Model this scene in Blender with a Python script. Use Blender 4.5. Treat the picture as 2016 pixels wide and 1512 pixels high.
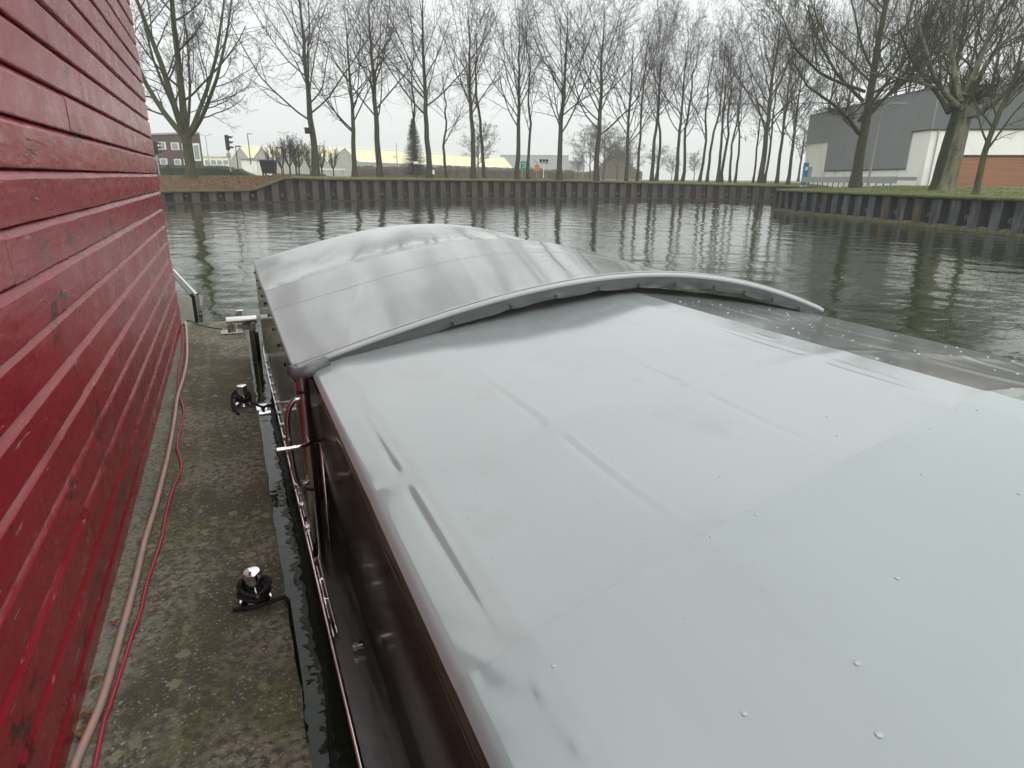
import bpy, math, random
import numpy as np
from mathutils import noise, Vector, Matrix
random.seed(7)
rs = np.random.RandomState(11)
sc = bpy.context.scene
for o in list(bpy.data.objects): bpy.data.objects.remove(o)
col = sc.collection
R_ = math.radians
# ------------------------------------------------------------ camera
FPX, CX, CY = 1230., 1008., 756.
CAMH = 2.35                       # camera above the water (world z = 0)
PITCH, YAW, ROLL = R_(18.2645), R_(23.9217), R_(0.5)
fh = np.array([math.sin(YAW), math.cos(YAW), 0]); rt = np.array([math.cos(YAW), -math.sin(YAW), 0]); up = np.array([0, 0, 1.])
F = fh*math.cos(PITCH) - up*math.sin(PITCH); cu = up*math.cos(PITCH) + fh*math.sin(PITCH)
RR = rt*math.cos(ROLL) + cu*math.sin(ROLL); UU = cu*math.cos(ROLL) - rt*math.sin(ROLL)
cam = bpy.data.objects.new('camera', bpy.data.cameras.new('camera')); col.objects.link(cam)
m = Matrix.Identity(4)
for i in range(3):
    m[i][0] = RR[i]; m[i][1] = UU[i]; m[i][2] = -F[i]
m[2][3] = CAMH
cam.matrix_world = m
cam.data.sensor_width = 36; cam.data.lens = 36*FPX/2016
cam.data.clip_start = .02; cam.data.clip_end = 6000
sc.camera = cam
# ------------------------------------------------------------ sky, sun, exposure
w = bpy.data.worlds.new("World"); sc.world = w; w.use_nodes = True
nt = w.node_tree; nt.nodes.clear()
out = nt.nodes.new('ShaderNodeOutputWorld'); bg = nt.nodes.new('ShaderNodeBackground')
sky = nt.nodes.new('ShaderNodeTexSky'); sky.sky_type = 'NISHITA'; sky.sun_disc = False
sky.sun_elevation = R_(38); sky.sun_rotation = R_(150); sky.air_density = 1.6; sky.dust_density = 6; sky.ozone_density = 1.0
hs = nt.nodes.new('ShaderNodeHueSaturation'); hs.inputs['Saturation'].default_value = .10
tc = nt.nodes.new('ShaderNodeTexCoord'); mp = nt.nodes.new('ShaderNodeMapping'); mp.inputs['Scale'].default_value = (1, 1, 2.5)
ns = nt.nodes.new('ShaderNodeTexNoise'); ns.inputs['Scale'].default_value = 2.2; ns.inputs['Detail'].default_value = 4
cr = nt.nodes.new('ShaderNodeValToRGB')
cr.color_ramp.elements[0].position = .3; cr.color_ramp.elements[0].color = (6.6, 6.9, 6.9, 1)
cr.color_ramp.elements[1].position = .75; cr.color_ramp.elements[1].color = (7.2, 7.4, 7.35, 1)
mx = nt.nodes.new('ShaderNodeMix'); mx.data_type = 'RGBA'; mx.inputs[0].default_value = .85
L = nt.links
L.new(sky.outputs[0], hs.inputs['Color']); L.new(tc.outputs['Generated'], mp.inputs[0]); L.new(mp.outputs[0], ns.inputs[0])
L.new(ns.outputs[0], cr.inputs[0]); L.new(hs.outputs[0], mx.inputs[6]); L.new(cr.outputs[0], mx.inputs[7])
# overcast luminance: the zenith is brighter than the horizon
sx = nt.nodes.new('ShaderNodeSeparateXYZ'); L.new(tc.outputs['Generated'], sx.inputs[0])
ma = nt.nodes.new('ShaderNodeMath'); ma.operation = 'MULTIPLY_ADD'; ma.inputs[1].default_value = 1.15; ma.inputs[2].default_value = 1.0; ma.use_clamp = False
mz = nt.nodes.new('ShaderNodeMath'); mz.operation = 'MAXIMUM'; mz.inputs[1].default_value = 0.; L.new(sx.outputs[2], mz.inputs[0]); L.new(mz.outputs[0], ma.inputs[0])
vm = nt.nodes.new('ShaderNodeVectorMath'); vm.operation = 'SCALE'; L.new(mx.outputs[2], vm.inputs[0]); L.new(ma.outputs[0], vm.inputs['Scale'])
L.new(vm.outputs[0], bg.inputs[0]); bg.inputs[1].default_value = .125; L.new(bg.outputs[0], out.inputs[0])
sun = bpy.data.objects.new('sun', bpy.data.lights.new('sun', 'SUN')); col.objects.link(sun)
sun.data.energy = .9; sun.data.angle = R_(40); sun.data.color = (1, .97, .93)
sun.rotation_euler = (R_(52), 0, R_(150-180+0)); sun.location = (0, 0, 30)
sc.view_settings.view_transform = 'Standard'; sc.view_settings.look = 'None'
sc.view_settings.exposure = .08; sc.view_settings.gamma = 1
sc.render.engine = 'CYCLES'
sc.cycles.max_bounces = 8; sc.cycles.volume_bounces = 3
# ------------------------------------------------------------ pixel -> place
def ray(x, y): return RR*(x-CX)/FPX - UU*(y-CY)/FPX + F
def Wd(x, y, D):
    d = ray(x, y); P = d*D/(d@fh); P[2] += CAMH; return P
def onz(x, y, z):                  # z relative to the camera
    d = ray(x, y); P = d*z/d[2]; P[2] += CAMH; return P
def ony(x, y, Y):
    d = ray(x, y); P = d*Y/d[1]; P[2] += CAMH; return P
# ------------------------------------------------------------ mesh helpers
class MB:
    def __init__(s): s.v = []; s.f = []; s.n = 0
    def add(s, v, f):
        v = [tuple(map(float, p)) for p in v]
        s.v += v; s.f += [tuple(i+s.n for i in q) for q in f]; s.n += len(v); return s
    def box(s, c, d, rz=0, bev=0):
        cx, cy, cz = c; hx, hy, hz = d[0]/2, d[1]/2, d[2]/2
        ca, sa = math.cos(rz), math.sin(rz)
        if bev <= 0:
            pts = [(x, y, z) for z in (-hz, hz) for x, y in ((-hx, -hy), (hx, -hy), (hx, hy), (-hx, hy))]
            fs = [(3, 2, 1, 0), (4, 5, 6, 7), (0, 1, 5, 4), (1, 2, 6, 5), (2, 3, 7, 6), (3, 0, 4, 7)]
        else:
            b = bev; pts = []; fs = []
            def ring(ix, iy, z): return [(-ix+b, -iy, z), (ix-b, -iy, z), (ix, -iy+b, z), (ix, iy-b, z), (ix-b, iy, z), (-ix+b, iy, z), (-ix, iy-b, z), (-ix, -iy+b, z)]
            pts = ring(hx-b*.6, hy-b*.6, -hz)+ring(hx, hy, -hz+b)+ring(hx, hy, hz-b)+ring(hx-b*.6, hy-b*.6, hz)
            for k in range(3):
                for i in range(8): fs.append((k*8+i, k*8+(i+1) % 8, k*8+8+(i+1) % 8, k*8+8+i))
            fs.append(tuple(range(7, -1, -1))); fs.append(tuple(range(24, 32)))
        return s.add([(cx+x*ca-y*sa, cy+x*sa+y*ca, cz+z) for x, y, z in pts], fs)
    def tube(s, pts, r, n=10, cap=True, closed=False):
        P = [Vector(tuple(map(float, p))) for p in pts]; N = len(P)
        rr = r if hasattr(r, '__len__') else [r]*N
        v = []; prev = None
        for i in range(N):
            if closed: t = P[(i+1) % N]-P[i-1]
            else: t = P[min(i+1, N-1)]-P[max(i-1, 0)]
            t.normalize()
            a = prev if prev is not None else (Vector((0, 0, 1)) if abs(t.z) < .9 else Vector((1, 0, 0)))
            a = a - t*a.dot(t); a.normalize(); prev = a; b = t.cross(a)
            for k in range(n):
                q = 2*math.pi*k/n; v.append(P[i]+(a*math.cos(q)+b*math.sin(q))*rr[i])
        f = []
        for i in range(N if closed else N-1):
            j = (i+1) % N
            for k in range(n): f.append((i*n+k, i*n+(k+1) % n, j*n+(k+1) % n, j*n+k))
        if cap and not closed: f.append(tuple(range(n-1, -1, -1))); f.append(tuple((N-1)*n+k for k in range(n)))
        return s.add(v, f)
    def lathe(s, c, prof, n=20):
        v = []; f = []; N = len(prof)
        for r, z in prof:
            for k in range(n):
                q = 2*math.pi*k/n; v.append((c[0]+r*math.cos(q), c[1]+r*math.sin(q), c[2]+z))
        for i in range(N-1):
            for k in range(n): f.append((i*n+k, i*n+(k+1) % n, (i+1)*n+(k+1) % n, (i+1)*n+k))
        f.append(tuple(range(n-1, -1, -1))); f.append(tuple((N-1)*n+k for k in range(n)))
        return s.add(v, f)
    def prism(s, poly, depth):     # poly: 3-d planar points, depth: vector
        n = len(poly); d = np.array(depth)
        v = [np.array(p) for p in poly]+[np.array(p)+d for p in poly]
        f = [tuple(range(n)), tuple(range(2*n-1, n-1, -1))]+[(i, i+n, (i+1) % n+n, (i+1) % n) for i in range(n)]
        return s.add(v, f)
    def build(s, name, mat, parent=None, smooth=False, angle=None):
        me = bpy.data.meshes.new(name); me.from_pydata(s.v, [], s.f); me.update()
        o = bpy.data.objects.new(name, me); col.objects.link(o)
        if mat: me.materials.append(mat)
        if smooth:
            me.polygons.foreach_set('use_smooth', [True]*len(me.polygons))
            if angle is not None: me.set_sharp_from_angle(angle=R_(angle))
        if parent is not None: o.parent = parent; o.matrix_parent_inverse = parent.matrix_world.inverted() if False else Matrix.Translation(-Vector(parent.location))
        me.validate(); return o
def tag(o, label=None, cat=None, group=None, kind=None):
    if label: o['label'] = label
    if cat: o['category'] = cat
    if group: o['group'] = group
    if kind: o['kind'] = kind
    return o
def thing(name, label, cat, loc=(0, 0, 0), group=None):
    o = bpy.data.objects.new(name, None); col.objects.link(o); o.location = tuple(map(float, loc)); o.empty_display_size = .2
    return tag(o, label, cat, group)
def grid(nx, ny, fn):
    v = [fn(i/(nx-1), j/(ny-1)) for j in range(ny) for i in range(nx)]
    f = [(j*nx+i, j*nx+i+1, (j+1)*nx+i+1, (j+1)*nx+i) for j in range(ny-1) for i in range(nx-1)]
    return v, f
# ------------------------------------------------------------ materials
def mat(name, colr, rough=.6, metal=0, spec=.5, noises=(), bump=None, coat=0):
    """noises: list of (scale, detail, lo, hi, colour, stretch) mixed in over the base colour"""
    M = bpy.data.materials.new(name); M.use_nodes = True; t = M.node_tree; b = t.nodes['Principled BSDF']
    b.inputs['Roughness'].default_value = rough; b.inputs['Metallic'].default_value = metal
    b.inputs['Specular IOR Level'].default_value = spec; b.inputs['Coat Weight'].default_value = coat
    b.inputs['Base Color'].default_value = (*colr, 1)
    tcn = t.nodes.new('ShaderNodeTexCoord'); last = None
    for (s_, det, lo, hi, c2, st) in noises:
        mpn = t.nodes.new('ShaderNodeMapping'); mpn.inputs['Scale'].default_value = st
        t.links.new(tcn.outputs['Object'], mpn.inputs[0])
        n = t.nodes.new('ShaderNodeTexNoise'); n.inputs['Scale'].default_value = s_; n.inputs['Detail'].default_value = det; n.inputs['Roughness'].default_value = .6
        t.links.new(mpn.outputs[0], n.inputs[0])
        mr = t.nodes.new('ShaderNodeMapRange'); mr.inputs[1].default_value = lo; mr.inputs[2].default_value = hi
        t.links.new(n.outputs[0], mr.inputs[0])
        x = t.nodes.new('ShaderNodeMix'); x.data_type = 'RGBA'
        t.links.new(mr.outputs[0], x.inputs[0])
        if last is None: x.inputs[6].default_value = (*colr, 1)
        else: t.links.new(last, x.inputs[6])
        x.inputs[7].default_value = (*c2, 1); last = x.outputs[2]
    if last is not None: t.links.new(last, b.inputs['Base Color'])
    if bump:
        s_, det, stg, st = bump
        mpn = t.nodes.new('ShaderNodeMapping'); mpn.inputs['Scale'].default_value = st
        t.links.new(tcn.outputs['Object'], mpn.inputs[0])
        n = t.nodes.new('ShaderNodeTexNoise'); n.inputs['Scale'].default_value = s_; n.inputs['Detail'].default_value = det
        t.links.new(mpn.outputs[0], n.inputs[0])
        bp = t.nodes.new('ShaderNodeBump'); bp.inputs['Strength'].default_value = 1; bp.inputs['Distance'].default_value = stg
        t.links.new(n.outputs[0], bp.inputs['Height']); t.links.new(bp.outputs[0], b.inputs['Normal'])
    return M
I3 = (1, 1, 1)
M = {}
M['tarp'] = mat('low_tarp_vinyl', (.285, .318, .318), .14, spec=1, coat=.35, noises=[(1.2, 3, .35, .7, (.265, .298, .298), I3), (3.3, 5, .56, .72, (.25, .275, .272), (1, .5, 1)), (26, 4, .70, .8, (.23, .25, .25), I3), (120, 2, .76, .80, (.12, .12, .11), I3)], bump=(5, 3, .0010, I3))
M['canopy'] = mat('canopy_vinyl', (.37, .39, .385), .12, spec=.9, noises=[(1.6, 3, .35, .7, (.33, .35, .345), I3)], bump=(3, 2, .0004, I3))
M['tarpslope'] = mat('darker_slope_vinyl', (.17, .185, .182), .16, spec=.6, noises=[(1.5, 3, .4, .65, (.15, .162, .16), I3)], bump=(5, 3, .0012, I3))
M['tarpnear'] = mat('near_tarp_vinyl', (.255, .295, .298), .16, spec=1, coat=.3, noises=[(1.2, 3, .35, .7, (.24, .278, .282), I3), (2.3, 5, .56, .74, (.225, .258, .258), (1, .5, 1)), (120, 2, .76, .80, (.12, .12, .11), I3)], bump=(5, 3, .0010, I3))
M['hem'] = mat('shaded_hem_vinyl', (.10, .105, .107), .25, bump=(14, 3, .001, I3))  # darker than the canopy: shade of the upright flap put into the colour
M['tarpside'] = mat('side_vinyl_painted_sheen', (.040, .011, .014), .17, spec=1, bump=(2, 2, .0006, I3))  # maroon base colour stands in for the red wall's reflection
M['steel'] = mat('stainless_steel', (.55, .53, .51), .22, metal=1, bump=(60, 2, .0004, I3))
M['chrome'] = mat('polished_steel', (.8, .8, .8), .08, metal=1)
M['rope'] = mat('black_rope', (.012, .012, .013), .8, bump=(160, 2, .003, I3))
M['rubber'] = mat('black_rubber', (.008, .008, .009), .55)
M['hull'] = mat('grey_hull_paint', (.12, .125, .125), .25, noises=[(7, 5, .46, .60, (.045, .045, .045), (1.5, .12, 1))], bump=(9, 3, .003, I3))
M['darkhull'] = mat('dark_hull_paint', (.012, .012, .013), .35)
M['olive'] = mat('olive_cover', (.16, .17, .02), .5)
M['pinkhose'] = mat('salmon_hose', (.50, .29, .22), .5, noises=[(14, 3, .4, .65, (.36, .29, .25), I3)])
M['redcable'] = mat('red_cable', (.42, .03, .055), .4, noises=[(20, 2, .55, .7, (.25, .03, .04), I3)])
M['leaf'] = mat('dead_leaf', (.22, .09, .035), .7, noises=[(30, 3, .4, .7, (.1, .045, .02), I3)])
M['bark'] = mat('bark', (.046, .042, .028), .9, noises=[(1.3, 4, .42, .62, (.045, .048, .018), I3), (7, 4, .5, .7, (.022, .02, .015), (1, 1, .3))])
M['twig'] = mat('twig_bark', (.03, .024, .019), .9, noises=[(.5, 2, .4, .65, (.024, .023, .014), I3)])
M['mossbark'] = mat('mossy_bark', (.062, .064, .024), .9, noises=[(2.2, 4, .42, .62, (.034, .034, .02), (1, 1, .5))], bump=(14, 4, .03, (1, 1, .25)))
M['palebark'] = mat('pale_bark', (.15, .14, .095), .85, noises=[(2.5, 4, .45, .62, (.055, .055, .028), (1, 1, .35)), (9, 3, .58, .7, (.04, .04, .03), I3)], bump=(10, 4, .03, (1, 1, .3)))
M['grasstwig'] = mat('green_twig', (.045, .046, .021), .9)
M['ivy'] = mat('ivy_bark', (.03, .033, .02), .9, noises=[(6, 4, .45, .6, (.03, .05, .018), I3)], bump=(8, 5, .08, I3))
M['grass'] = mat('grass', (.115, .14, .035), .95, noises=[(.8, 5, .4, .65, (.07, .09, .025), I3), (6, 4, .52, .7, (.18, .17, .06), I3)], bump=(12, 4, .08, I3))
M['blade'] = mat('grass_blade', (.13, .16, .045), .9, noises=[(1.2, 4, .4, .65, (.19, .18, .08), I3)])
M['leaflitter'] = mat('leaf_litter', (.12, .06, .035), .95, noises=[(1.6, 6, .45, .56, (.075, .09, .025), I3), (14, 4, .5, .7, (.22, .12, .07), I3)], bump=(16, 4, .1, I3))
M['pile'] = mat('skylit_weathered_pile', (.072, .06, .048), .85, noises=[(1.6, 5, .42, .65, (.04, .036, .024), (1, 1, .25)), (9, 3, .55, .75, (.10, .088, .075), (1, 1, .15))])
M['pilerust'] = mat('rust_stained_pile', (.075, .055, .042), .85, noises=[(2.2, 5, .42, .6, (.035, .026, .02), (1, 1, .2)), (7, 4, .52, .66, (.11, .07, .045), (1, 1, .12))])
M['piledark'] = mat('shaded_rusty_pile', (.022, .015, .013), .85, noises=[(1.8, 4, .45, .65, (.014, .012, .01), (1, 1, .3))])  # trough shade of the piling put into the colour, together with rust
M['pileblue'] = mat('blue_grey_pile', (.085, .095, .11), .8, noises=[(2.2, 5, .40, .58, (.03, .03, .03), (1, 1, .25)), (5, 3, .58, .7, (.07, .055, .04), (1, 1, .2))])
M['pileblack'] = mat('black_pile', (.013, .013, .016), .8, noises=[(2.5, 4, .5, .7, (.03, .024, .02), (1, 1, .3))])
M['algae'] = mat('algae_strip', (.06, .06, .022), .95, noises=[(5, 4, .45, .62, (.11, .09, .055), I3), (2, 3, .5, .7, (.05, .05, .025), I3)], bump=(10, 4, .05, I3))
M['anchor'] = mat('anchor_plate', (.09, .075, .07), .8)
M['asphalt'] = mat('asphalt', (.06, .06, .06), .9)
M['brick'] = mat('brick', (.105, .066, .058), .85, noises=[(2, 3, .4, .7, (.088, .056, .05), I3)])  # red greyed down: distance haze put into the base colour
M['white'] = mat('white_paint', (.85, .84, .80), .6, noises=[(.6, 4, .5, .75, (.60, .59, .55), (1, 1, .4))])
M['trim'] = mat('white_trim', (.8, .8, .78), .5)
M['glass'] = mat('window_glass', (.25, .28, .29), .08, spec=.8)
M['gsheet'] = mat('greenhouse_sheet', (.42, .41, .38), .6, noises=[(3, 3, .4, .65, (.30, .29, .26), (6, 6, .3))])
M['groof'] = mat('cream_roof', (.76, .70, .44), .6, noises=[(.35, 4, .42, .68, (.62, .58, .42), I3), (3, 2, .5, .7, (.70, .62, .34), (1, 1, 3))])
M['cladgrey'] = mat('grey_cladding', (.20, .21, .21), .55, noises=[(.5, 3, .4, .7, (.185, .195, .195), I3)])
M['claddark'] = mat('dark_grey_cladding', (.105, .115, .12), .55)
M['wood'] = mat('orange_wood_cladding', (.28, .125, .062), .6, noises=[(1.2, 4, .42, .62, (.22, .094, .048), (.3, .3, 6)), (4, 3, .55, .7, (.26, .12, .065), (.2, .2, 8))])
M['greymetal'] = mat('grey_metal', (.33, .335, .34), .5, metal=.0)
M['zinc'] = mat('galvanised_pole', (.30, .28, .22), .5)
M['blackp'] = mat('black_plastic', (.014, .014, .016), .4)
M['lens'] = mat('dull_lens', (.03, .03, .03), .2)
M['rustpole'] = mat('brown_pole', (.16, .08, .06), .6)
M['hedge'] = mat('hedge_leaves', (.03, .045, .022), .8, noises=[(2, 3, .4, .65, (.05, .062, .035), I3)])
M['conif'] = mat('conifer_needles', (.035, .055, .04), .85, noises=[(1.5, 3, .4, .65, (.055, .075, .05), I3)])
M['brush'] = mat('brown_brushwood', (.13, .095, .075), .9, noises=[(1, 3, .4, .65, (.09, .08, .06), I3)])
M['green'] = mat('green_sign', (.02, .28, .19), .5)
M['orange'] = mat('orange_box', (.65, .25, .06), .5)
M['blue'] = mat('blue_sign', (.03, .15, .24), .4)
M['plank'] = mat('wet_planks', (.11, .11, .10), .5, noises=[(3, 4, .4, .65, (.12, .13, .05), (.5, 4, 1))])
M['drop'] = mat('water_drop', (.42, .44, .45), .05, spec=.8)
_b = M['drop'].node_tree.nodes['Principled BSDF']; _b.inputs['Transmission Weight'].default_value = .6; _b.inputs['IOR'].default_value = 1.33; _b.inputs['Base Color'].default_value = (.8, .84, .84, 1); _b.inputs['Roughness'].default_value = .01
M['droppale'] = mat('pale_drop', (.5, .52, .53), .2)
M['seam'] = mat('seam_thread', (.20, .21, .215), .5)
# concrete pontoon deck: moss, lichen discs, grit
def concrete():
    Mx = mat('mossy_concrete', (.25, .225, .17), .8,
             noises=[(1.7, 7, .43, .55, (.095, .084, .048), I3), (2.6, 6, .52, .62, (.15, .145, .06), (1, .7, 1)), (34, 5, .42, .60, (.08, .072, .048), I3), (70, 3, .60, .70, (.42, .40, .34), I3)])
    t = Mx.node_tree; b = t.nodes['Principled BSDF']; src = b.inputs['Base Color'].links[0].from_socket
    tcn = t.nodes['Texture Coordinate']
    # lichen blotches
    v = t.nodes.new('ShaderNodeTexVoronoi'); v.inputs['Scale'].default_value = 9; t.links.new(tcn.outputs['Object'], v.inputs['Vector'])
    n = t.nodes.new('ShaderNodeTexNoise'); n.inputs['Scale'].default_value = 34; n.inputs['Detail'].default_value = 4; t.links.new(tcn.outputs['Object'], n.inputs['Vector'])
    ad = t.nodes.new('ShaderNodeMath'); ad.operation = 'MULTIPLY_ADD'; ad.inputs[1].default_value = .5; t.links.new(n.outputs[0], ad.inputs[0]); t.links.new(v.outputs['Distance'], ad.inputs[2])
    mr = t.nodes.new('ShaderNodeMapRange'); mr.inputs[1].default_value = .50; mr.inputs[2].default_value = .46; t.links.new(ad.outputs[0], mr.inputs[0])
    n2 = t.nodes.new('ShaderNodeTexNoise'); n2.inputs['Scale'].default_value = 2.6; t.links.new(tcn.outputs['Object'], n2.inputs['Vector'])
    mr2 = t.nodes.new('ShaderNodeMapRange'); mr2.inputs[1].default_value = .40; mr2.inputs[2].default_value = .50; t.links.new(n2.outputs[0], mr2.inputs[0])
    mu = t.nodes.new('ShaderNodeMath'); mu.operation = 'MULTIPLY'; t.links.new(mr.outputs[0], mu.inputs[0]); t.links.new(mr2.outputs[0], mu.inputs[1])
    x = t.nodes.new('ShaderNodeMix'); x.data_type = 'RGBA'; t.links.new(mu.outputs[0], x.inputs[0]); t.links.new(src, x.inputs[6]); x.inputs[7].default_value = (.24, .24, .15, 1)
    # worn pale track and pale dirt strip along the wall
    sp = t.nodes.new('ShaderNodeSeparateXYZ'); t.links.new(tcn.outputs['Object'], sp.inputs[0])
    n3 = t.nodes.new('ShaderNodeTexNoise'); n3.inputs['Scale'].default_value = 5; n3.inputs['Detail'].default_value = 5; t.links.new(tcn.outputs['Object'], n3.inputs['Vector'])
    a2 = t.nodes.new('ShaderNodeMath'); a2.operation = 'MULTIPLY_ADD'; a2.inputs[1].default_value = .10; t.links.new(n3.outputs[0], a2.inputs[0]); t.links.new(sp.outputs[0], a2.inputs[2])
    last = x.outputs[2]
    for (c0, wd, cc, k) in ((-.38, .022, (.22, .21, .12), .55), (-.70, .10, (.27, .255, .20), .75)):
        su = t.nodes.new('ShaderNodeMath'); su.operation = 'SUBTRACT'; su.inputs[1].default_value = c0+.05; t.links.new(a2.outputs[0], su.inputs[0])
        ab = t.nodes.new('ShaderNodeMath'); ab.operation = 'ABSOLUTE'; t.links.new(su.outputs[0], ab.inputs[0])
        q = t.nodes.new('ShaderNodeMapRange'); q.inputs[1].default_value = wd; q.inputs[2].default_value = wd*.3; q.inputs[4].default_value = k; t.links.new(ab.outputs[0], q.inputs[0])
        n4 = t.nodes.new('ShaderNodeTexNoise'); n4.inputs['Scale'].default_value = 38; n4.inputs['Detail'].default_value = 4; t.links.new(tcn.outputs['Object'], n4.inputs['Vector'])
        q4 = t.nodes.new('ShaderNodeMapRange'); q4.inputs[1].default_value = .35; q4.inputs[2].default_value = .6; t.links.new(n4.outputs[0], q4.inputs[0])
        mm = t.nodes.new('ShaderNodeMath'); mm.operation = 'MULTIPLY'; t.links.new(q.outputs[0], mm.inputs[0]); t.links.new(q4.outputs[0], mm.inputs[1])
        xx = t.nodes.new('ShaderNodeMix'); xx.data_type = 'RGBA'; t.links.new(mm.outputs[0], xx.inputs[0]); t.links.new(last, xx.inputs[6]); xx.inputs[7].default_value = (*cc, 1); last = xx.outputs[2]
    t.links.new(last, b.inputs['Base Color'])
    n5 = t.nodes.new('ShaderNodeTexNoise'); n5.inputs['Scale'].default_value = 60; n5.inputs['Detail'].default_value = 5; t.links.new(tcn.outputs['Object'], n5.inputs['Vector'])
    bp = t.nodes.new('ShaderNodeBump'); bp.inputs['Distance'].default_value = .012; t.links.new(n5.outputs[0], bp.inputs['Height']); t.links.new(bp.outputs[0], b.inputs['Normal'])
    return Mx
M['concrete'] = concrete()
# red boards: scraped paint, grain, peeling edges
def redpaint():
    Mx = mat('red_board_paint', (.25, .011, .020), .30, spec=.65,
             noises=[(1.6, 4, .40, .66, (.30, .017, .028), (1, .35, 1)), (3.2, 6, .60, .72, (.11, .012, .016), (1, .55, 1.2)), (9, 6, .62, .66, (.075, .014, .014), (1, .5, .8)), (26, 5, .655, .69, (.36, .22, .19), (1, .22, 1.6))],
             bump=(16, 7, .006, (1, .3, 1.0)))
    t = Mx.node_tree; b = t.nodes['Principled BSDF']; tcn = t.nodes['Texture Coordinate']
    n = t.nodes.new('ShaderNodeTexNoise'); n.inputs['Scale'].default_value = 4; n.inputs['Detail'].default_value = 5
    t.links.new(tcn.outputs['Object'], n.inputs['Vector'])
    mr = t.nodes.new('ShaderNodeMapRange'); mr.inputs[3].default_value = .14; mr.inputs[4].default_value = .42; t.links.new(n.outputs[0], mr.inputs[0]); t.links.new(mr.outputs[0], b.inputs['Roughness'])
    return Mx
M['red'] = redpaint()
def waterm():
    Mx = bpy.data.materials.new('canal_water'); Mx.use_nodes = True; t = Mx.node_tree; b = t.nodes['Principled BSDF']
    b.inputs['Base Color'].default_value = (.024, .031, .016, 1); b.inputs['Roughness'].default_value = .02; b.inputs['IOR'].default_value = 1.34
    tcn = t.nodes.new('ShaderNodeTexCoord'); prev = None
    for (s_, det, dist, st, rz) in ((3.2, 3, .008, (.7, 1.4, 1), .42), (9, 2, .0030, (.7, 1.5, 1), .42)):
        mpn = t.nodes.new('ShaderNodeMapping'); mpn.inputs['Scale'].default_value = st; mpn.inputs['Rotation'].default_value = (0, 0, rz)
        t.links.new(tcn.outputs['Object'], mpn.inputs[0])
        n = t.nodes.new('ShaderNodeTexNoise'); n.inputs['Scale'].default_value = s_; n.inputs['Detail'].default_value = det; n.inputs['Roughness'].default_value = .45
        t.links.new(mpn.outputs[0], n.inputs[0])
        bp = t.nodes.new('ShaderNodeBump'); bp.inputs['Distance'].default_value = dist
        t.links.new(n.outputs[0], bp.inputs['Height'])
        if prev: t.links.new(prev, bp.inputs['Normal'])
        prev = bp.outputs[0]
    t.links.new(prev, b.inputs['Normal']); return Mx
M['water'] = waterm()
def vinyl():
    Mx = bpy.data.materials.new('clear_vinyl'); Mx.use_nodes = True; t = Mx.node_tree; b = t.nodes['Principled BSDF']
    b.inputs['Base Color'].default_value = (.20, .20, .16, 1); b.inputs['Roughness'].default_value = .12
    tr = t.nodes.new('ShaderNodeBsdfTransparent'); tr.inputs[0].default_value = (.85, .87, .78, 1)
    mxs = t.nodes.new('ShaderNodeMixShader'); mxs.inputs[0].default_value = .62
    t.links.new(tr.outputs[0], mxs.inputs[1]); t.links.new(b.outputs[0], mxs.inputs[2]); t.links.new(mxs.outputs[0], t.nodes['Material Output'].inputs[0])
    return Mx
M['vinyl'] = vinyl()
def WATER_MESH(V, Fc):
    me = bpy.data.meshes.new('water'); me.vertices.add(len(V)); me.vertices.foreach_set('co', V.astype(np.float32).ravel()); Fc = Fc.astype(np.int32)
    me.loops.add(Fc.size); me.loops.foreach_set('vertex_index', Fc.ravel()); me.polygons.add(len(Fc)); me.polygons.foreach_set('loop_start', np.arange(0, Fc.size, 4, dtype=np.int32))
    me.update(calc_edges=True); me.materials.append(M['water']); me.polygons.foreach_set('use_smooth', [True]*len(Fc)); return me
# ------------------------------------------------------------ water, land, road
wx = np.unique(np.round(np.concatenate([np.linspace(-400, -12, 8), np.arange(-12, 66, .155), np.linspace(66, 400, 8)]), 3))
wy = np.unique(np.round(np.concatenate([np.linspace(-400, -2, 8), np.arange(-2, 12, .13), np.arange(12, 72, .165), np.linspace(72, 400, 8)]), 3))
XX, YY = np.meshgrid(wx, wy); ZZ = np.zeros_like(XX); rw = np.random.RandomState(3)
for k in range(70):                       # small wind ripples running across the basin
    lam = .40*(6.0**rw.rand()); th = .55+rw.randn()*.75; kk = 2*np.pi/lam; sl = .0064*(lam/.8)**-.15
    ZZ += sl/kk*np.sin(kk*(XX*math.cos(th)+YY*math.sin(th))+rw.rand()*6.28+.6*np.sin(XX*.31+k)+.6*np.sin(YY*.27+2*k))
gust = .75+.35*np.sin(XX*.16+YY*.07+1)*np.sin(YY*.13-XX*.05)
ZZ *= gust*np.clip((XX+12)/4, 0, 1)*np.clip((66-XX)/4, 0, 1)*np.clip((YY+2)/4, 0, 1)*np.clip((72-YY)/3, 0, 1)
ZZ *= np.where(XX < 4, np.clip((YY-6)/6, .25, 1), 1)
nxw, nyw = len(wx), len(wy); bq = (np.arange(nyw-1)*nxw)[:, None]+np.arange(nxw-1)[None]
tag((lambda me: (lambda o: (col.objects.link(o), o)[1])(bpy.data.objects.new('water', me)))(WATER_MESH(np.stack([XX, YY, ZZ], -1).reshape(-1, 3), np.stack([bq, bq+1, bq+nxw+1, bq+nxw], -1).reshape(-1, 4))), kind='structure')
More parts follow.
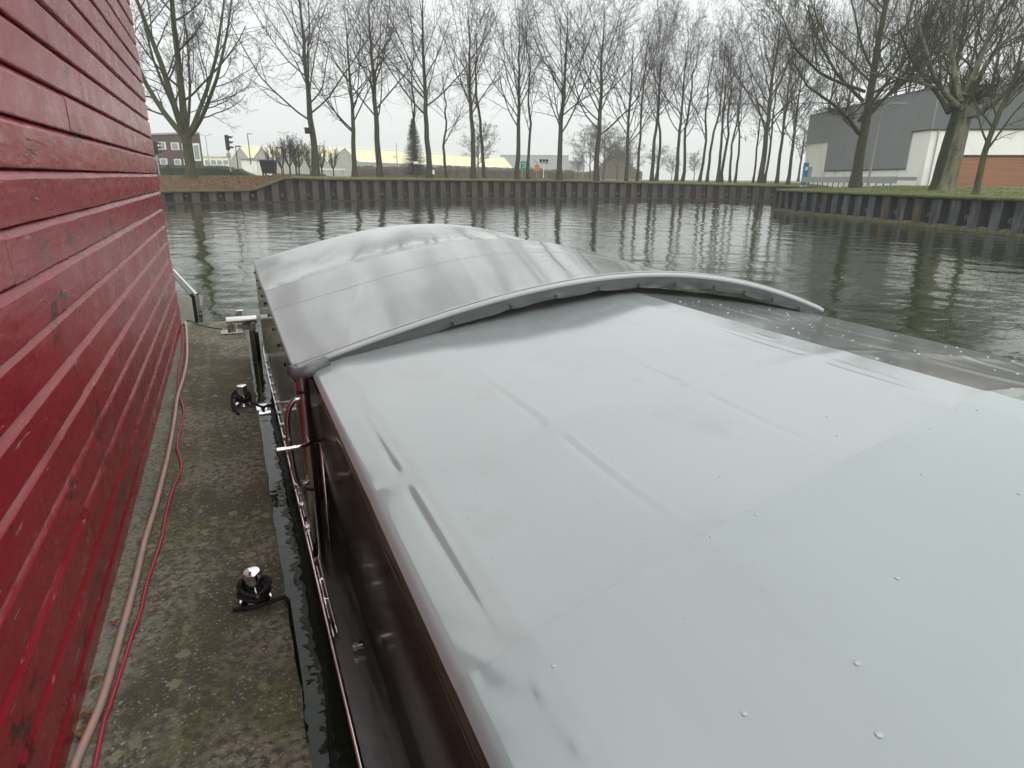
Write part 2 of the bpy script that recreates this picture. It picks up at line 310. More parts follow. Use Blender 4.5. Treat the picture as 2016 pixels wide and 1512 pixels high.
SH = [(-90, 62, -1.3), (-30, 62.5, -1.3), (-4.8, 62.9, -1.35), (2.4, 63.8, -1.25), (5.3, 64.6, -.16), (9.5, 66.4, -.27), (24.1, 70.2, -.30), (37, 70, -.30), (49.2, 66.3, -.47), (61.7, 58.8, -.70),
      (67, 55, -.72), (66, 49, -.72), (52, 44, -.72), (43.6, 40.9, -.72), (40.8, 39.3, -.72), (39.7, 37.2, -.71), (36.4, 27.7, -.71), (34.6, 21.8, -.71), (33.0, 17.0, -.71), (30.5, 8, -.71), (27, -8, -.71), (20, -40, -.71)]
R2 = [(-90, 70, -.1), (-30, 70, -.1), (-4.8, 70.5, -.06), (2.4, 69.5, -.05), (5.0, 69.5, -.0), (8.5, 71, -.02), (24.6, 74.5, -.07), (39, 74, -.12), (52, 70, -.25), (66, 62, -.42),
      (72, 57, -.55), (73, 47, -.5), (60, 43, -.45), (55, 40, -.38), (52, 37, -.35), (48, 33, -.33), (44.5, 25, -.35), (43, 19, -.40), (41.5, 14, -.42), (39, 6, -.45), (36, -10, -.45), (30, -42, -.45)]
def strip(A, B, n=1):
    v = []; f = []; N = len(A)
    for k in range(n+1):
        for a, b in zip(A, B):
            q = k/n; v.append((a[0]+(b[0]-a[0])*q, a[1]+(b[1]-a[1])*q, CAMH+a[2]+(b[2]-a[2])*(q**.8)))
    for k in range(n):
        for i in range(N-1): f.append((k*N+i, k*N+i+1, (k+1)*N+i+1, (k+1)*N+i))
    return v, f
def dens(L_, step):
    o = []
    for a, b in zip(L_[:-1], L_[1:]):
        n = max(1, int(math.dist(a[:2], b[:2])/step))
        for k in range(n): q = k/n; o.append(tuple(a[i]+(b[i]-a[i])*q for i in range(3)))
    o.append(L_[-1]); return o
def pair(A, B, step):
    oa, ob = [], []
    for a, b, c, d in zip(A[:-1], A[1:], B[:-1], B[1:]):
        n = max(1, int(math.dist(a[:2], b[:2])/step))
        for k in range(n):
            q = k/n; oa.append(tuple(a[i]+(b[i]-a[i])*q for i in range(3))); ob.append(tuple(c[i]+(d[i]-c[i])*q for i in range(3)))
    oa.append(A[-1]); ob.append(B[-1]); return oa, ob
def bumpy(v, a, s=.5):
    return [(x, y, z+a*noise.noise(Vector((x*s, y*s, 3)))) for x, y, z in v]
A, B = pair(SH[:5], R2[:5], 1.0); v, f = strip(A, B, 8)
tag(MB().add(bumpy(v, .12), f).build('leafy_bank', M['leaflitter'], smooth=True), kind='structure')
A, B = pair(SH[4:], R2[4:], 1.0); v, f = strip(A, B, 6)
tag(MB().add(bumpy(v, .05), f).build('grass_verge', M['grass'], smooth=True), kind='structure')
OUT = [(x*1., y*1., -.5) for x, y in ((-600, 600), (600, 600), (600, -600), (30, -600))]
poly = [(x, y, CAMH+z) for x, y, z in R2]+[(x, y, CAMH-.5) for x, y in ((60, -400), (420, -400), (420, 420), (-420, 420), (-420, 70))]
from mathutils.geometry import tessellate_polygon
tri = tessellate_polygon([[Vector((p[0], p[1], 0)) for p in poly]])
g = MB().add(poly, [tuple(t) for t in tri]).build('ground', M['grass']); tag(g, kind='structure')
rd = [(-90, 74, 0), (2, 74.5, 0), (24, 79.5, 0), (40, 79, 0), (56, 73, 0), (72, 63, 0)]
rd2 = [(-90, 80, 0), (2, 80.5, 0), (25, 86, 0), (43, 85, 0), (60, 78, 0), (78, 66, 0)]
def gz(p): return -.04-.004*max(0, p[0]-0)
v = [(p[0], p[1], CAMH+.02+gz(p)) for p in rd]+[(p[0], p[1], CAMH+.02+gz(p)) for p in rd2]
tag(MB().add(v, [(i, i+1, i+7, i+6) for i in range(5)]).build('road', M['asphalt']), kind='structure')
# grass blades: verge tufts along the pile tops (nobody could count them)
def blades(name, line, line2, n, h, mt, label):
    vs = []; fs = []
    Ls = [math.dist(a[:2], b[:2]) for a, b in zip(line[:-1], line[1:])]; tot = sum(Ls); cum = np.cumsum(Ls)/tot
    for i in range(n):
        q = rs.rand(); k = int(np.searchsorted(cum, q)); k = min(k, len(Ls)-1); q0 = cum[k-1] if k else 0; u = (q-q0)/(cum[k]-q0)
        a = np.array(line[k])*(1-u)+np.array(line[k+1])*u; b = np.array(line2[k])*(1-u)+np.array(line2[k+1])*u
        t_ = rs.rand()**1.6; p = a*(1-t_)+b*t_; p[2] = a[2]+(b[2]-a[2])*t_**.8+CAMH-.03
        an = rs.rand()*6.28; hh = h*(.4+rs.rand()); wd = .035*(.5+rs.rand()); l = (rs.rand(2)-.5)*hh
        dx, dy = math.cos(an)*wd, math.sin(an)*wd; j = len(vs)
        vs += [(p[0]-dx, p[1]-dy, p[2]), (p[0]+dx, p[1]+dy, p[2]), (p[0]+l[0], p[1]+l[1], p[2]+hh)]; fs.append((j, j+1, j+2))
    tag(MB().add(vs, fs).build(name, mt), label, 'grass', kind='stuff')
blades('verge_grass', SH[4:10], R2[4:10], 9000, .12, M['blade'], 'short rough grass on the far bank above the pile wall')
blades('verge_grass', SH[14:20], R2[14:20], 12000, .10, M['blade'], 'green grass growing on the right bank above the pile wall')
vs = []; fs = []
for i in range(6500):     # fallen leaves on the left slope
    k = rs.rand(); t_ = rs.rand(); x = -9+15*k
    a = np.interp(x, [p[0] for p in SH[:5]], [p[2] for p in SH[:5]]); ya = np.interp(x, [p[0] for p in SH[:5]], [p[1] for p in SH[:5]])
    b = np.interp(x, [p[0] for p in R2[:5]], [p[2] for p in R2[:5]]); yb = np.interp(x, [p[0] for p in R2[:5]], [p[1] for p in R2[:5]])
    p = np.array((x, ya+(yb-ya)*t_, CAMH+a+(b-a)*t_**.8+.03+.12*noise.noise(Vector((x*.5, (ya+(yb-ya)*t_)*.5, 3)))))
    an = rs.rand()*6.28; s_ = .05+.07*rs.rand(); j = len(vs)
    c_, n_ = math.cos(an)*s_, math.sin(an)*s_
    vs += [(p[0]-c_, p[1]-n_, p[2]), (p[0]+n_*.6, p[1]-c_*.6, p[2]+rs.rand()*.06), (p[0]+c_, p[1]+n_, p[2]+rs.rand()*.08)]; fs.append((j, j+1, j+2))
tag(MB().add(vs, fs).build('leaf_litter', M['leaf']), 'brown fallen leaves covering the sloping left bank', 'fallen leaves', kind='stuff')
# ------------------------------------------------------------ sheet pile walls
def pile_wall(line, pitch, mA, mB, label, dark_base):
    P = [np.array(p) for p in line]
    root = thing('sheet_pile_wall', label, 'wall', (P[0][0], P[0][1], 0))
    Ls = [math.dist(a[:2], b[:2]) for a, b in zip(P[:-1], P[1:])]; cum = np.concatenate([[0], np.cumsum(Ls)]); tot = cum[-1]
    def at(s):
        s = min(max(s, 0), tot-1e-6); k = int(np.searchsorted(cum, s, side='right'))-1; u = (s-cum[k])/Ls[k]
        p = P[k]*(1-u)+P[k+1]*u; d = (P[k+1]-P[k])[:2]; d = d/np.linalg.norm(d); return p, d
    # land lies to the left of the walking direction, water side normal to the right
    prof = [(0, 0), (.32, 0), (.42, .28), (.90, .28)]      # fraction of pitch, depth out
    a = MB(); b = MB(); a2 = MB(); s = 0; pts = []; rp = random.Random(9)
    while s < tot-pitch:
        for q, dd in prof: pts.append((s+q*pitch+rp.uniform(-.02, .02), dd+rp.uniform(-.015, .015)))
        s += pitch
    pts.append((s, 0))
    ring = []
    for (ss, dd) in pts:
        p, d = at(ss); nrm = np.array([d[1], -d[0]])
        ring.append((p[0]+nrm[0]*dd, p[1]+nrm[1]*dd, CAMH+p[2]))
    for i in range(len(ring)-1):
        x0, y0, z0 = ring[i]; x1, y1, z1 = ring[i+1]
        tgt = (a if rp.random() < (.68 if dark_base else .88) else a2) if i % 4 == 2 else b  # outer flanges paler, recesses darker: sky light and trough shade put into colour
        zt0, zt1 = z0-.1-.03*((i//4) % 3 == 0), z1-.1-.03*((i//4) % 3 == 0)
        tgt.add([(x0, y0, -.8), (x1, y1, -.8), (x1, y1, zt1), (x0, y0, zt0)], [(0, 1, 2, 3)])
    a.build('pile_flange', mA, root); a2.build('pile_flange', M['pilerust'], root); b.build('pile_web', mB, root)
    # capping lip with sod hanging over
    cp = MB(); n = int(tot/.8); vv = []
    for i in range(n+1):
        p, d = at(i*tot/n); nrm = np.array([d[1], -d[0]]); j = .05*noise.noise(Vector((i*.7, 1, 2)))
        for (o_, z_) in ((-.4, .0), (.05, .06), (.42+j, .02), (.40+j, -.12+j), (.0, -.16)):
            vv.append((p[0]+nrm[0]*o_, p[1]+nrm[1]*o_, CAMH+p[2]+z_))
    ff = [(i*5+k, i*5+k+1, i*5+6+k, i*5+5+k) for i in range(n) for k in range(4)]
    cp.add(vv, ff).build('sod_capping', M['algae'] if dark_base else M['grass'], root, smooth=True)
    # algae and debris ledge at the waterline
    n = int(tot/.25); vv = []
    for i in range(n+1):
        p, d = at(i*tot/n); nrm = np.array([d[1], -d[0]]); j = noise.noise(Vector((i*.35, 5, 2)))
        for (o_, z_) in ((.2, .24+.16*j), (.30, .16+.14*j), (.33+.03*j, .02), (.34+.03*j, -.15)):
            vv.append((p[0]+nrm[0]*o_, p[1]+nrm[1]*o_, z_*(1 if not dark_base else .55)))
    ff = [(i*4+k, i*4+k+1, i*4+5+k, i*4+4+k) for i in range(n) for k in range(3)]
    cp = MB().add(vv, ff).build('algae_ledge', M['algae'] if not dark_base else M['piledark'], root, smooth=True)
    k = 0; s = pitch*.16
    while s < tot-pitch:
        if k % 2 == 0 and k//2 < 95:
            p, d = at(s); nrm = np.array([d[1], -d[0]]); ang = math.atan2(d[1], d[0]); c_ = (p[0]+nrm[0]*.05, p[1]+nrm[1]*.05, .62)
            an = MB().box(c_, (.26, .10, .26), ang, .03); an.box((c_[0]+nrm[0]*.09, c_[1]+nrm[1]*.09, .62), (.12, .1, .12), ang, .02)
            an.build('anchor_plate', M['anchor'], root)
        k += 1; s += pitch
    return root
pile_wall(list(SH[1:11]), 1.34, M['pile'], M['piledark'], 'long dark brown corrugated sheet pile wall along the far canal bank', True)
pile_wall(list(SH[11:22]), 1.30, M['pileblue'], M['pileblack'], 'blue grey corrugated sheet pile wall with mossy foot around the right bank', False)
# ------------------------------------------------------------ trees
def unit(a): return a/np.maximum(np.linalg.norm(a, axis=-1, keepdims=True), 1e-9)
def grow(par, prad, k, t0, t1, ang, lr, npt, trop, wig, r_ratio, rng, lens=None, rmin=.006, droop=0):
    N, Pn, _ = par.shape
    seg = np.linalg.norm(np.diff(par, axis=1), axis=2).sum(1)
    t = t0+(t1-t0)*(np.arange(k)[None, :]+rng.rand(N, k))/k
    x = t*(Pn-1); i = np.minimum(x.astype(int), Pn-2); u = (x-i)[..., None]
    I = np.arange(N)[:, None]
    st = par[I, i]*(1-u)+par[I, i+1]*u; tg = unit(par[I, i+1]-par[I, i])
    rr = prad[I, i]*(1-u[..., 0])+prad[I, i+1]*u[..., 0]
    rnd = rng.randn(N, k, 3); az = np.cross(tg, rnd); az = unit(az)
    a = (ang*(.75+.5*rng.rand(N, k)))[..., None]
    d = tg*np.cos(a)+az*np.sin(a)
    Ln = (seg[:, None]*lr*(1.08-.55*t)*(.7+.6*rng.rand(N, k)))[..., None]
    st = st.reshape(-1, 3); d = unit(d).reshape(-1, 3); Ln = Ln.reshape(-1, 1); r0 = np.maximum(rr.reshape(-1)*r_ratio, rmin)
    pts = [st]; p = st
    for s in range(npt-1):
        d = unit(d+np.array([0, 0, trop-droop*s])+rng.randn(*d.shape)*wig); p = p+d*Ln/(npt-1); pts.append(p)
    P = np.stack(pts, 1); rad = r0[:, None]*np.linspace(1, .35, npt)[None]; rad = np.maximum(rad, rmin*.8)
    return P, rad
def tubes(P, rad, n):
    N, K, _ = P.shape
    T = np.empty_like(P); T[:, 1:-1] = P[:, 2:]-P[:, :-2]; T[:, 0] = P[:, 1]-P[:, 0]; T[:, -1] = P[:, -1]-P[:, -2]; T = unit(T)
    ref = np.tile(np.array([.31, .17, .93]), (N, 1)); ref[np.abs(T[:, 0]@np.array([.31, .17, .93])) > .95] = (1, 0, 0)
    A = unit(ref[:, None]-T*(T*ref[:, None]).sum(-1, keepdims=True)); B = np.cross(T, A)
    q = 2*np.pi*np.arange(n)/n
    V = P[:, :, None]+rad[:, :, None, None]*(A[:, :, None]*np.cos(q)[None, None, :, None]+B[:, :, None]*np.sin(q)[None, None, :, None])
    V = V.reshape(-1, 3)
    b = (np.arange(N)*K*n)[:, None, None]+(np.arange(K-1)*n)[None, :, None]
    k = np.arange(n)[None, None]; k2 = (k+1) % n
    Fc = np.stack([b+k, b+k2, b+n+k2, b+n+k], -1).reshape(-1, 4)
    return V, Fc
def npmesh(name, parts, mt, smooth=True):
    vs = []; fs = []; o = 0
    for V, Fc in parts: vs.append(V); fs.append(Fc+o); o += len(V)
    V = np.concatenate(vs); Fc = np.concatenate(fs).astype(np.int32)
    me = bpy.data.meshes.new(name); me.vertices.add(len(V)); me.vertices.foreach_set('co', V.astype(np.float32).ravel())
    n = Fc.shape[1]; me.loops.add(Fc.size); me.loops.foreach_set('vertex_index', Fc.ravel())
    me.polygons.add(len(Fc)); me.polygons.foreach_set('loop_start', np.arange(0, Fc.size, n, dtype=np.int32))
    me.update(calc_edges=True); me.materials.append(mt)
    if smooth: me.polygons.foreach_set('use_smooth', [True]*len(Fc))
    return me
def tree_mesh(seed, H=18., fork=.26, r0=.34, nl=22, spread=.58, leaders=None, l2=8, l3=6, l4=4, trop=.07, ang1=.9, twig_r=.0072, bark='bark', twig='twig', lean=0, limb_pts=None, trunk_top=1.0, kink=.02, extra=None, l4ang=.9, limb_r=.36):
    rng = np.random.RandomState(seed)
    n = 15; h = np.linspace(0, 1, n)
    wob = np.cumsum(rng.randn(n, 2)*kink*H/6, axis=0); wob -= wob[0]
    Tp = np.zeros((1, n, 3)); Tp[0, :, 2] = h*H*trunk_top; Tp[0, :, :2] = wob; Tp[0, :, 0] += lean*h*H
    rad = r0*np.clip(1-h*trunk_top, .02, 1)**.85; rad[0] *= 1.35; rad[1] *= 1.02; rad = rad[None]
    if leaders:
        # low multi-stem fork: list of (azimuth, angle, length, radius)
        top = Tp[0, -1]; lp = []; lrad = []
        for az, an, ln, r_ in leaders:
            d = np.array([math.cos(az)*math.sin(an), math.sin(az)*math.sin(an), math.cos(an)]); pts = [top-np.array([0, 0, .3])]; p = top-np.array([0, 0, .3])
            K = 12
            for s in range(K-1):
                upf = .22 if s > 0 else 0
                d = d+np.array([0, 0, upf*.62])+rng.randn(3)*.05; d /= np.linalg.norm(d); p = p+d*ln/(K-1); pts.append(p)
            lp.append(pts); lrad.append(r_*np.linspace(1, .12, K)**.9)
        LP = np.array(lp); LR = np.array(lrad)
        P1, R1 = grow(LP, LR, nl, .14, .97, ang1, spread, 8, trop, .09, .34, rng)
        trunk_parts = [tubes(Tp, np.maximum(rad, r0*.72), 12), tubes(LP, LR, 9)]
    else:
        P1, R1 = grow(Tp, rad, nl, fork, .96, ang1, spread, 9, trop, .085, limb_r, rng)
        trunk_parts = [tubes(Tp, rad, 12)]
        LP = None
    if extra:
        EP = []; ER = []
        for pts, r_a, r_b in extra:
            pts = np.array(pts, float); tt = np.linspace(0, len(pts)-1, 9); q = np.stack([np.interp(tt, range(len(pts)), pts[:, c]) for c in range(3)], 1)
            EP.append(q); ER.append(np.linspace(r_a, r_b, 9))
        EP = np.array(EP); ER = np.array(ER); E1, E1r = grow(EP, ER, 11, .25, 1, .65, .5, 9, trop*.5, .1, .42, rng)
        trunk_parts.append(tubes(EP, ER, 8)); 
        if P1.shape[1] != 9:
            P1 = np.concatenate([P1, P1[:, -1:]], 1); R1 = np.concatenate([R1, R1[:, -1:]], 1)
        P1 = np.concatenate([P1, E1]); R1 = np.concatenate([R1, E1r])
    P2, R2_ = grow(P1, R1, l2, .18, 1, .72, .46, 6, trop*.6, .13, .55, rng, rmin=.014)
    P3, R3 = grow(P2, R2_, l3, .15, 1, .8, .5, 5, trop*.4, .17, .6, rng, rmin=twig_r)
    P4, R4 = grow(P3, R3, l4, .15, 1, l4ang, .5, 4, .05, .22, .7, rng, rmin=twig_r*.85)
    tm = npmesh('trunk', trunk_parts, M[bark])
    cm = npmesh('crown', [tubes(P1, R1, 6), tubes(P2, R2_, 4), tubes(P3, R3, 3), tubes(P4, R4, 3)], M[twig], False)
    return tm, cm
def put_tree(name, meshes, P, scale, rz, label, group=None, tilt=(0, 0)):
    root = thing(name, label, 'tree', P, group)
    root.rotation_euler = (tilt[0], tilt[1], rz); root.scale = scale if hasattr(scale, '__len__') else (scale,)*3
    for nm, me in zip(('trunk', 'crown'), meshes):
        o = bpy.data.objects.new(nm, me); col.objects.link(o); o.parent = root
    return root
protos = [tree_mesh(101, fork=.27, nl=22, spread=.60, ang1=.82), tree_mesh(102, fork=.24, nl=20, spread=.66, ang1=.92), tree_mesh(103, fork=.30, nl=22, spread=.58, ang1=.72),
          tree_mesh(104, fork=.30, nl=20, spread=.60, ang1=.78, kink=.022), tree_mesh(105, fork=.36, nl=20, spread=.52, ang1=.68, kink=.022), tree_mesh(106, fork=.25, nl=24, spread=.60, ang1=.8)]
thin = [tree_mesh(201, fork=.30, nl=12, spread=.40, ang1=.5, r0=.22, l2=8, l3=6, l4=4, kink=.045), tree_mesh(202, fork=.26, nl=12, spread=.46, ang1=.6, r0=.2, l2=8, l3=6, l4=4, kink=.05), tree_mesh(203, fork=.36, nl=12, spread=.36, ang1=.45, r0=.2, l2=8, l3=6, l4=4, kink=.04)]
# (pixel x, pixel y of the foot, depth, proto list, index, height m, rotation, width factor)
row = [
 (622, 343, 69, 0, 0, 19.5, 0.4, 1.0, 'stout bare tree with a small nest box strapped to its trunk'),
 (698, 346, 71, 0, 1, 16.5, 1.1, .9, 'bare tree with low spreading limbs just right of the nest box tree'),
 (748, 347, 73, 0, 2, 18.5, 2.0, 1.0, 'bare tree with a bulging trunk left of the one with the white plate'),
 (819, 347, 76, 1, 0, 15.5, .5, 1.0, 'thin bare tree with a small white plate on its trunk in front of the conifer'),
 (845, 349, 75, 0, 3, 19.5, 3.1, .95, 'straight bare tree immediately right of the dark conifer'),
 (880, 350, 77, 1, 1, 12.5, .2, 1.3, 'small crooked bare tree that forks low, right of the conifer'),
 (932, 350, 78, 0, 4, 18.5, 1.3, .9, 'bare tree standing left in the close pair before the round pale tree'),
 (955, 350, 80, 1, 2, 18.5, 2.2, 1.1, 'thin bare tree standing right in the close pair before the round pale tree'),
 (1018, 352, 79, 0, 2, 18.5, 4.0, .85, 'straight bare tree immediately left of the green sign'),
 (1040, 353, 80, 1, 0, 18.0, 3.0, .9, 'thin straight bare tree in front of the green sign'),
 (1101, 353, 80, 0, 5, 19.0, .9, .98, 'bare tree with a full fan-shaped crown right of the three-headed lamp'),
 (1174, 356, 81, 0, 0, 19.5, 2.6, .95, 'tall bare tree right of the slender curved street lamp'),
 (1233, 357, 82, 0, 1, 16.5, 4.2, .8, 'bare tree with wide low limbs in front of the pale misty thicket'),
 (1254, 356, 84, 1, 1, 18.5, 1.6, .9, 'thin dark bare tree just right of the misty thicket'),
 (1283, 356, 84, 0, 4, 17.5, 5.0, .75, 'bare tree left in the pair left of the small pale round tree'),
 (1291, 356, 87, 1, 2, 17.5, .8, 1.1, 'leaning thin bare tree right in the pair left of the small pale round tree'),
 (1331, 357, 85, 0, 3, 17.5, 1.9, .75, 'bare tree with a low right fork in the middle of the far bank row'),
 (1343, 357, 89, 1, 0, 18.5, 5.1, 1.0, 'thin bare tree tucked behind the low-forked tree in mid row'),
 (1377, 357, 88, 1, 1, 18.0, 3.3, 1.0, 'thin bare tree just right of the small pale misty tree'),
 (1392, 357, 90, 1, 2, 18.0, 4.4, 1.0, 'slightly leaning thin bare tree, second right of the small pale misty tree'),
 (1413, 357, 90, 0, 4, 17.0, .3, .7, 'bare tree, third right of the small pale misty tree'),
 (1421, 357, 94, 1, 0, 18.0, 2.5, 1.0, 'faint thin bare tree close behind the third tree right of the misty tree'),
 (1437, 358, 92, 1, 1, 17.5, 5.6, .9, 'left stem-like thin bare tree of the close pair before the gap in the row'),
 (1447, 358, 94, 1, 2, 18.0, 1.0, .9, 'right thin bare tree of the close pair before the gap in the row'),
 (1482, 360, 92, 1, 0, 16.0, 4.1, .8, 'thin bare tree holding a few rust-brown leaves low in its crown'),
 (1497, 360, 84, 0, 5, 21.0, 2.4, .9, 'thick bare tree with the biggest crown at the right end of the far bank row'),
 (1505, 360, 90, 1, 1, 18.0, 3.9, .9, 'slim bare tree just behind the thick tree at the row end'),
 (1529, 360, 84, 0, 2, 17.0, 1.4, .7, 'bare tree second from the right end of the far bank row'),
 (1551, 361, 82, 0, 3, 15.0, 3.6, .8, 'last bare tree of the far bank row, next to the blue sign'),
]
for (px, py, D, kind, i, H, rz, wf, lab) in row:
    P = Wd(px, py, D); P[2] -= .15
    me = (protos, thin)[kind][i]; s = H/18.
    put_tree('bare_tree', me, P, (s*wf, s*wf, s), rz, lab, 'bare trees along the far canal bank')
# the big multi-stem tree on the left slope
bl = tree_mesh(301, H=4.0, r0=.62, nl=12, spread=.36, leaders=[(2.9, .72, 17, .28), (2.7, .34, 19, .32), (.4, .06, 20, .36), (.3, .62, 17, .22), (5.9, .98, 16, .22), (4.6, .5, 15, .16), (1.6, .5, 15, .16)], l2=6, l3=5, l4=5, ang1=.85, bark='mossbark', twig='twig', kink=.005, twig_r=.012)
P = Wd(378, 352, 62); P[2] -= .2
put_tree('bare_tree', bl, P, (.98, .98, 1.0), -.42, 'large bare tree whose short mossy trunk splits into upright stems on the leafy slope', 'bare trees along the far canal bank')
# right bank trees
def ext(px0, py0, D, base, lst):
    r = []
    for pts, ra, rb in lst: r.append(([Wd(x, y, D+dd)-base for x, y, dd in pts], ra, rb))
    return r
P = Wd(1683, 368, 49); P[2] -= .1
e = ext(0, 0, 49, P, [([(1690, 262, 0), (1672, 235, -1), (1640, 205, -2), (1590, 170, -3), (1560, 120, -3)], .16, .03), ([(1690, 240, 0), (1740, 170, -1), (1790, 110, -2), (1830, 40, -3)], .14, .04), ([(1686, 255, 0), (1665, 240, 1), (1655, 222, 2), (1630, 212, 2)], .1, .03), ([(1700, 200, 0), (1650, 150, 1), (1610, 80, 2), (1590, 10, 2)], .14, .04), ([(1702, 180, 0), (1620, 150, -2), (1560, 90, -3), (1540, 30, -3)], .12, .03)])
rt1 = tree_mesh(401, H=18, r0=.38, fork=.24, nl=22, spread=.50, ang1=.95, trop=.08, bark='bark', twig='grasstwig', extra=e, l2=8, l3=6, l4=4, kink=.008, lean=-.004, twig_r=.008)
put_tree('bare_tree', rt1, P, 1, 0, 'big bare tree with dense olive twigs left of the tall pale lamp post', 'bare trees on the right bank')
P = Wd(1862, 374, 39); P[2] -= .1
e = ext(0, 0, 39, P, [([(1898, 232, 0), (1930, 222, -.5), (1970, 190, -1.5), (2016, 150, -2.5), (2090, 100, -4)], .20, .05), ([(1895, 215, 0), (1935, 200, 1), (1980, 160, 2), (2050, 120, 3)], .15, .04), ([(1892, 215, 0), (1865, 190, -1), (1838, 150, -1.5), (1820, 90, -2), (1800, 20, -2)], .17, .06), ([(1850, 175, -1.2), (1800, 160, -2), (1740, 148, -2), (1700, 140, -3)], .09, .03), ([(1893, 200, 0), (1880, 150, .5), (1872, 80, 1), (1870, 0, 1)], .17, .06), ([(1900, 190, 0), (1925, 130, .5), (1950, 60, 1), (1990, -20, 1)], .2, .07), ([(1905, 200, 0), (1950, 110, -.5), (2000, 60, -1), (2040, 0, -1)], .15, .05)])
rt2 = tree_mesh(402, H=16, r0=.42, trunk_top=.34, fork=.8, nl=7, spread=.5, ang1=.7, bark='palebark', twig='grasstwig', extra=e, l2=7, l3=5, l4=4, kink=.004, lean=.02)
put_tree('bare_tree', rt2, P, 1, 0, 'big bare tree with a pale blotched trunk and knobbly fork on the right bank', 'bare trees on the right bank')
P = Wd(1842, 374, 41); P[2] -= .1
e = ext(0, 0, 41, P, [([(1868, 222, 0), (1850, 190, 1), (1800, 130, 2), (1770, 60, 2)], .16, .05), ([(1872, 215, 0), (1880, 140, 2), (1900, 50, 3), (1910, -20, 3)], .2, .06)])
rt3 = tree_mesh(403, H=15, r0=.36, trunk_top=.38, fork=.8, nl=6, spread=.5, ang1=.7, bark='ivy', twig='grasstwig', extra=e, l2=6, l3=5, l4=4, kink=.004, lean=.03)
put_tree('bare_tree', rt3, P, 1, 0, 'dark ivy-covered tree pressed against the left of the pale blotched trunk', 'bare trees on the right bank')
P = Wd(1921, 378, 33); P[2] -= .1
e = ext(0, 0, 33, P, [([(1922, 376, 0), (1935, 315, 0), (1941, 290, 0), (1962, 235, 0), (1975, 205, 0), (1990, 175, 0), (2012, 120, 0)], .15, .09)])
rt4 = tree_mesh(404, H=1.2, r0=.17, fork=.3, nl=2, spread=.3, bark='mossbark', twig='grasstwig', extra=e, l2=5, l3=5, l4=3, kink=.0, lean=.05, trunk_top=1.0)
put_tree('bare_tree', rt4, P, 1, 0, 'slender leaning young tree in front of the orange wood wall', 'bare trees on the right bank')
# hazy tall row behind the grey building
for k, (px, D, H) in enumerate([(1612, 118, 24), (1648, 112, 28), (1690, 110, 30), (1728, 108, 31), (1756, 110, 30), (1790, 106, 31), (1822, 108, 30), (1862, 105, 31), (1905, 107, 30), (1946, 104, 31), (1990, 106, 30)]):
    P = Wd(px, 358, D); s = H/18.
    names = ['leftmost', 'second', 'third', 'fourth', 'fifth', 'sixth', 'seventh', 'eighth', 'ninth', 'tenth', 'rightmost']
    put_tree('tall_tree', protos[[2, 4, 3, 4, 2, 4, 3, 2, 4, 3, 2][k]], P, (s*.6, s*.6, s), k*1.3, 'tall misty tree behind the grey building, %s of that row%s' % (names[k], ' from the left' if 0 < k < 10 else ''), 'tall trees behind the grey building')
# small far trees
sm = tree_mesh(501, H=7, fork=.22, r0=.16, nl=26, spread=.62, ang1=.85, l2=7, l3=5, l4=3, twig_r=.016, trop=.05)
sm2 = tree_mesh(502, H=7, fork=.3, r0=.15, nl=20, spread=.7, ang1=.8, l2=7, l3=5, l4=3, twig_r=.016, trop=.05)
for px, py, D, H, me, lab in [(941, 349, 120, 7.6, sm, 'small round bare tree behind the close pair of bank trees'), (1161, 354, 150, 9.2, sm2, 'small hazy tree right of the slender curved street lamp'), (1188, 354, 155, 10.2, sm, 'hazy round tree at the left end of the misty thicket'),
                              (1215, 354, 170, 9.6, sm2, 'hazy tree standing inside the misty thicket'), (1243, 354, 190, 8.5, sm, 'faint tree at the right end of the misty thicket'), (1296, 355, 190, 7.6, sm2, 'faint pale tree behind the paired trunks'),
                              (1322, 355, 210, 6.2, sm, 'very faint low tree left of the small pale misty tree'), (1366, 355, 210, 7.0, sm, 'small pale misty tree alone in the gap at mid row'), (1571, 357, 110, 9.5, sm2, 'faint bare tree against the left end of the grey building'), (1137, 354, 175, 6, sm, 'low faint bush-like tree left of the slender curved street lamp')]:
    put_tree('small_tree', me, Wd(px, py, D), H/7, px*.7, lab, 'small trees in the distance')
pol = tree_mesh(503, H=1.4, fork=.5, r0=.16, nl=9, spread=.5, leaders=[(0, .5, 3.2, .09), (1.2, .6, 3.2, .09), (2.4, .5, 3.3, .09), (3.6, .6, 3.1, .09), (4.8, .5, 3.3, .09), (5.5, .15, 3.5, .09)], ang1=.5, l2=4, l3=3, l4=2, twig_r=.014, trop=.2)
for k, (px, D, H) in enumerate([(538, 100, 4.2), (556, 104, 4.4), (572, 98, 5.0), (584, 97, 5.2), (590, 103, 4.6), (612, 98, 4.2), (634, 100, 4.4), (657, 104, 3.9)]):
    put_tree('pollard_tree', pol, Wd(px, 346, D), H/4.6, k*1.9, 'small pollard tree before the greenhouses, %s from the left of eight' % ['first', 'second', 'third', 'fourth', 'fifth', 'sixth', 'seventh', 'last'][k], 'small pollard trees before the greenhouses')
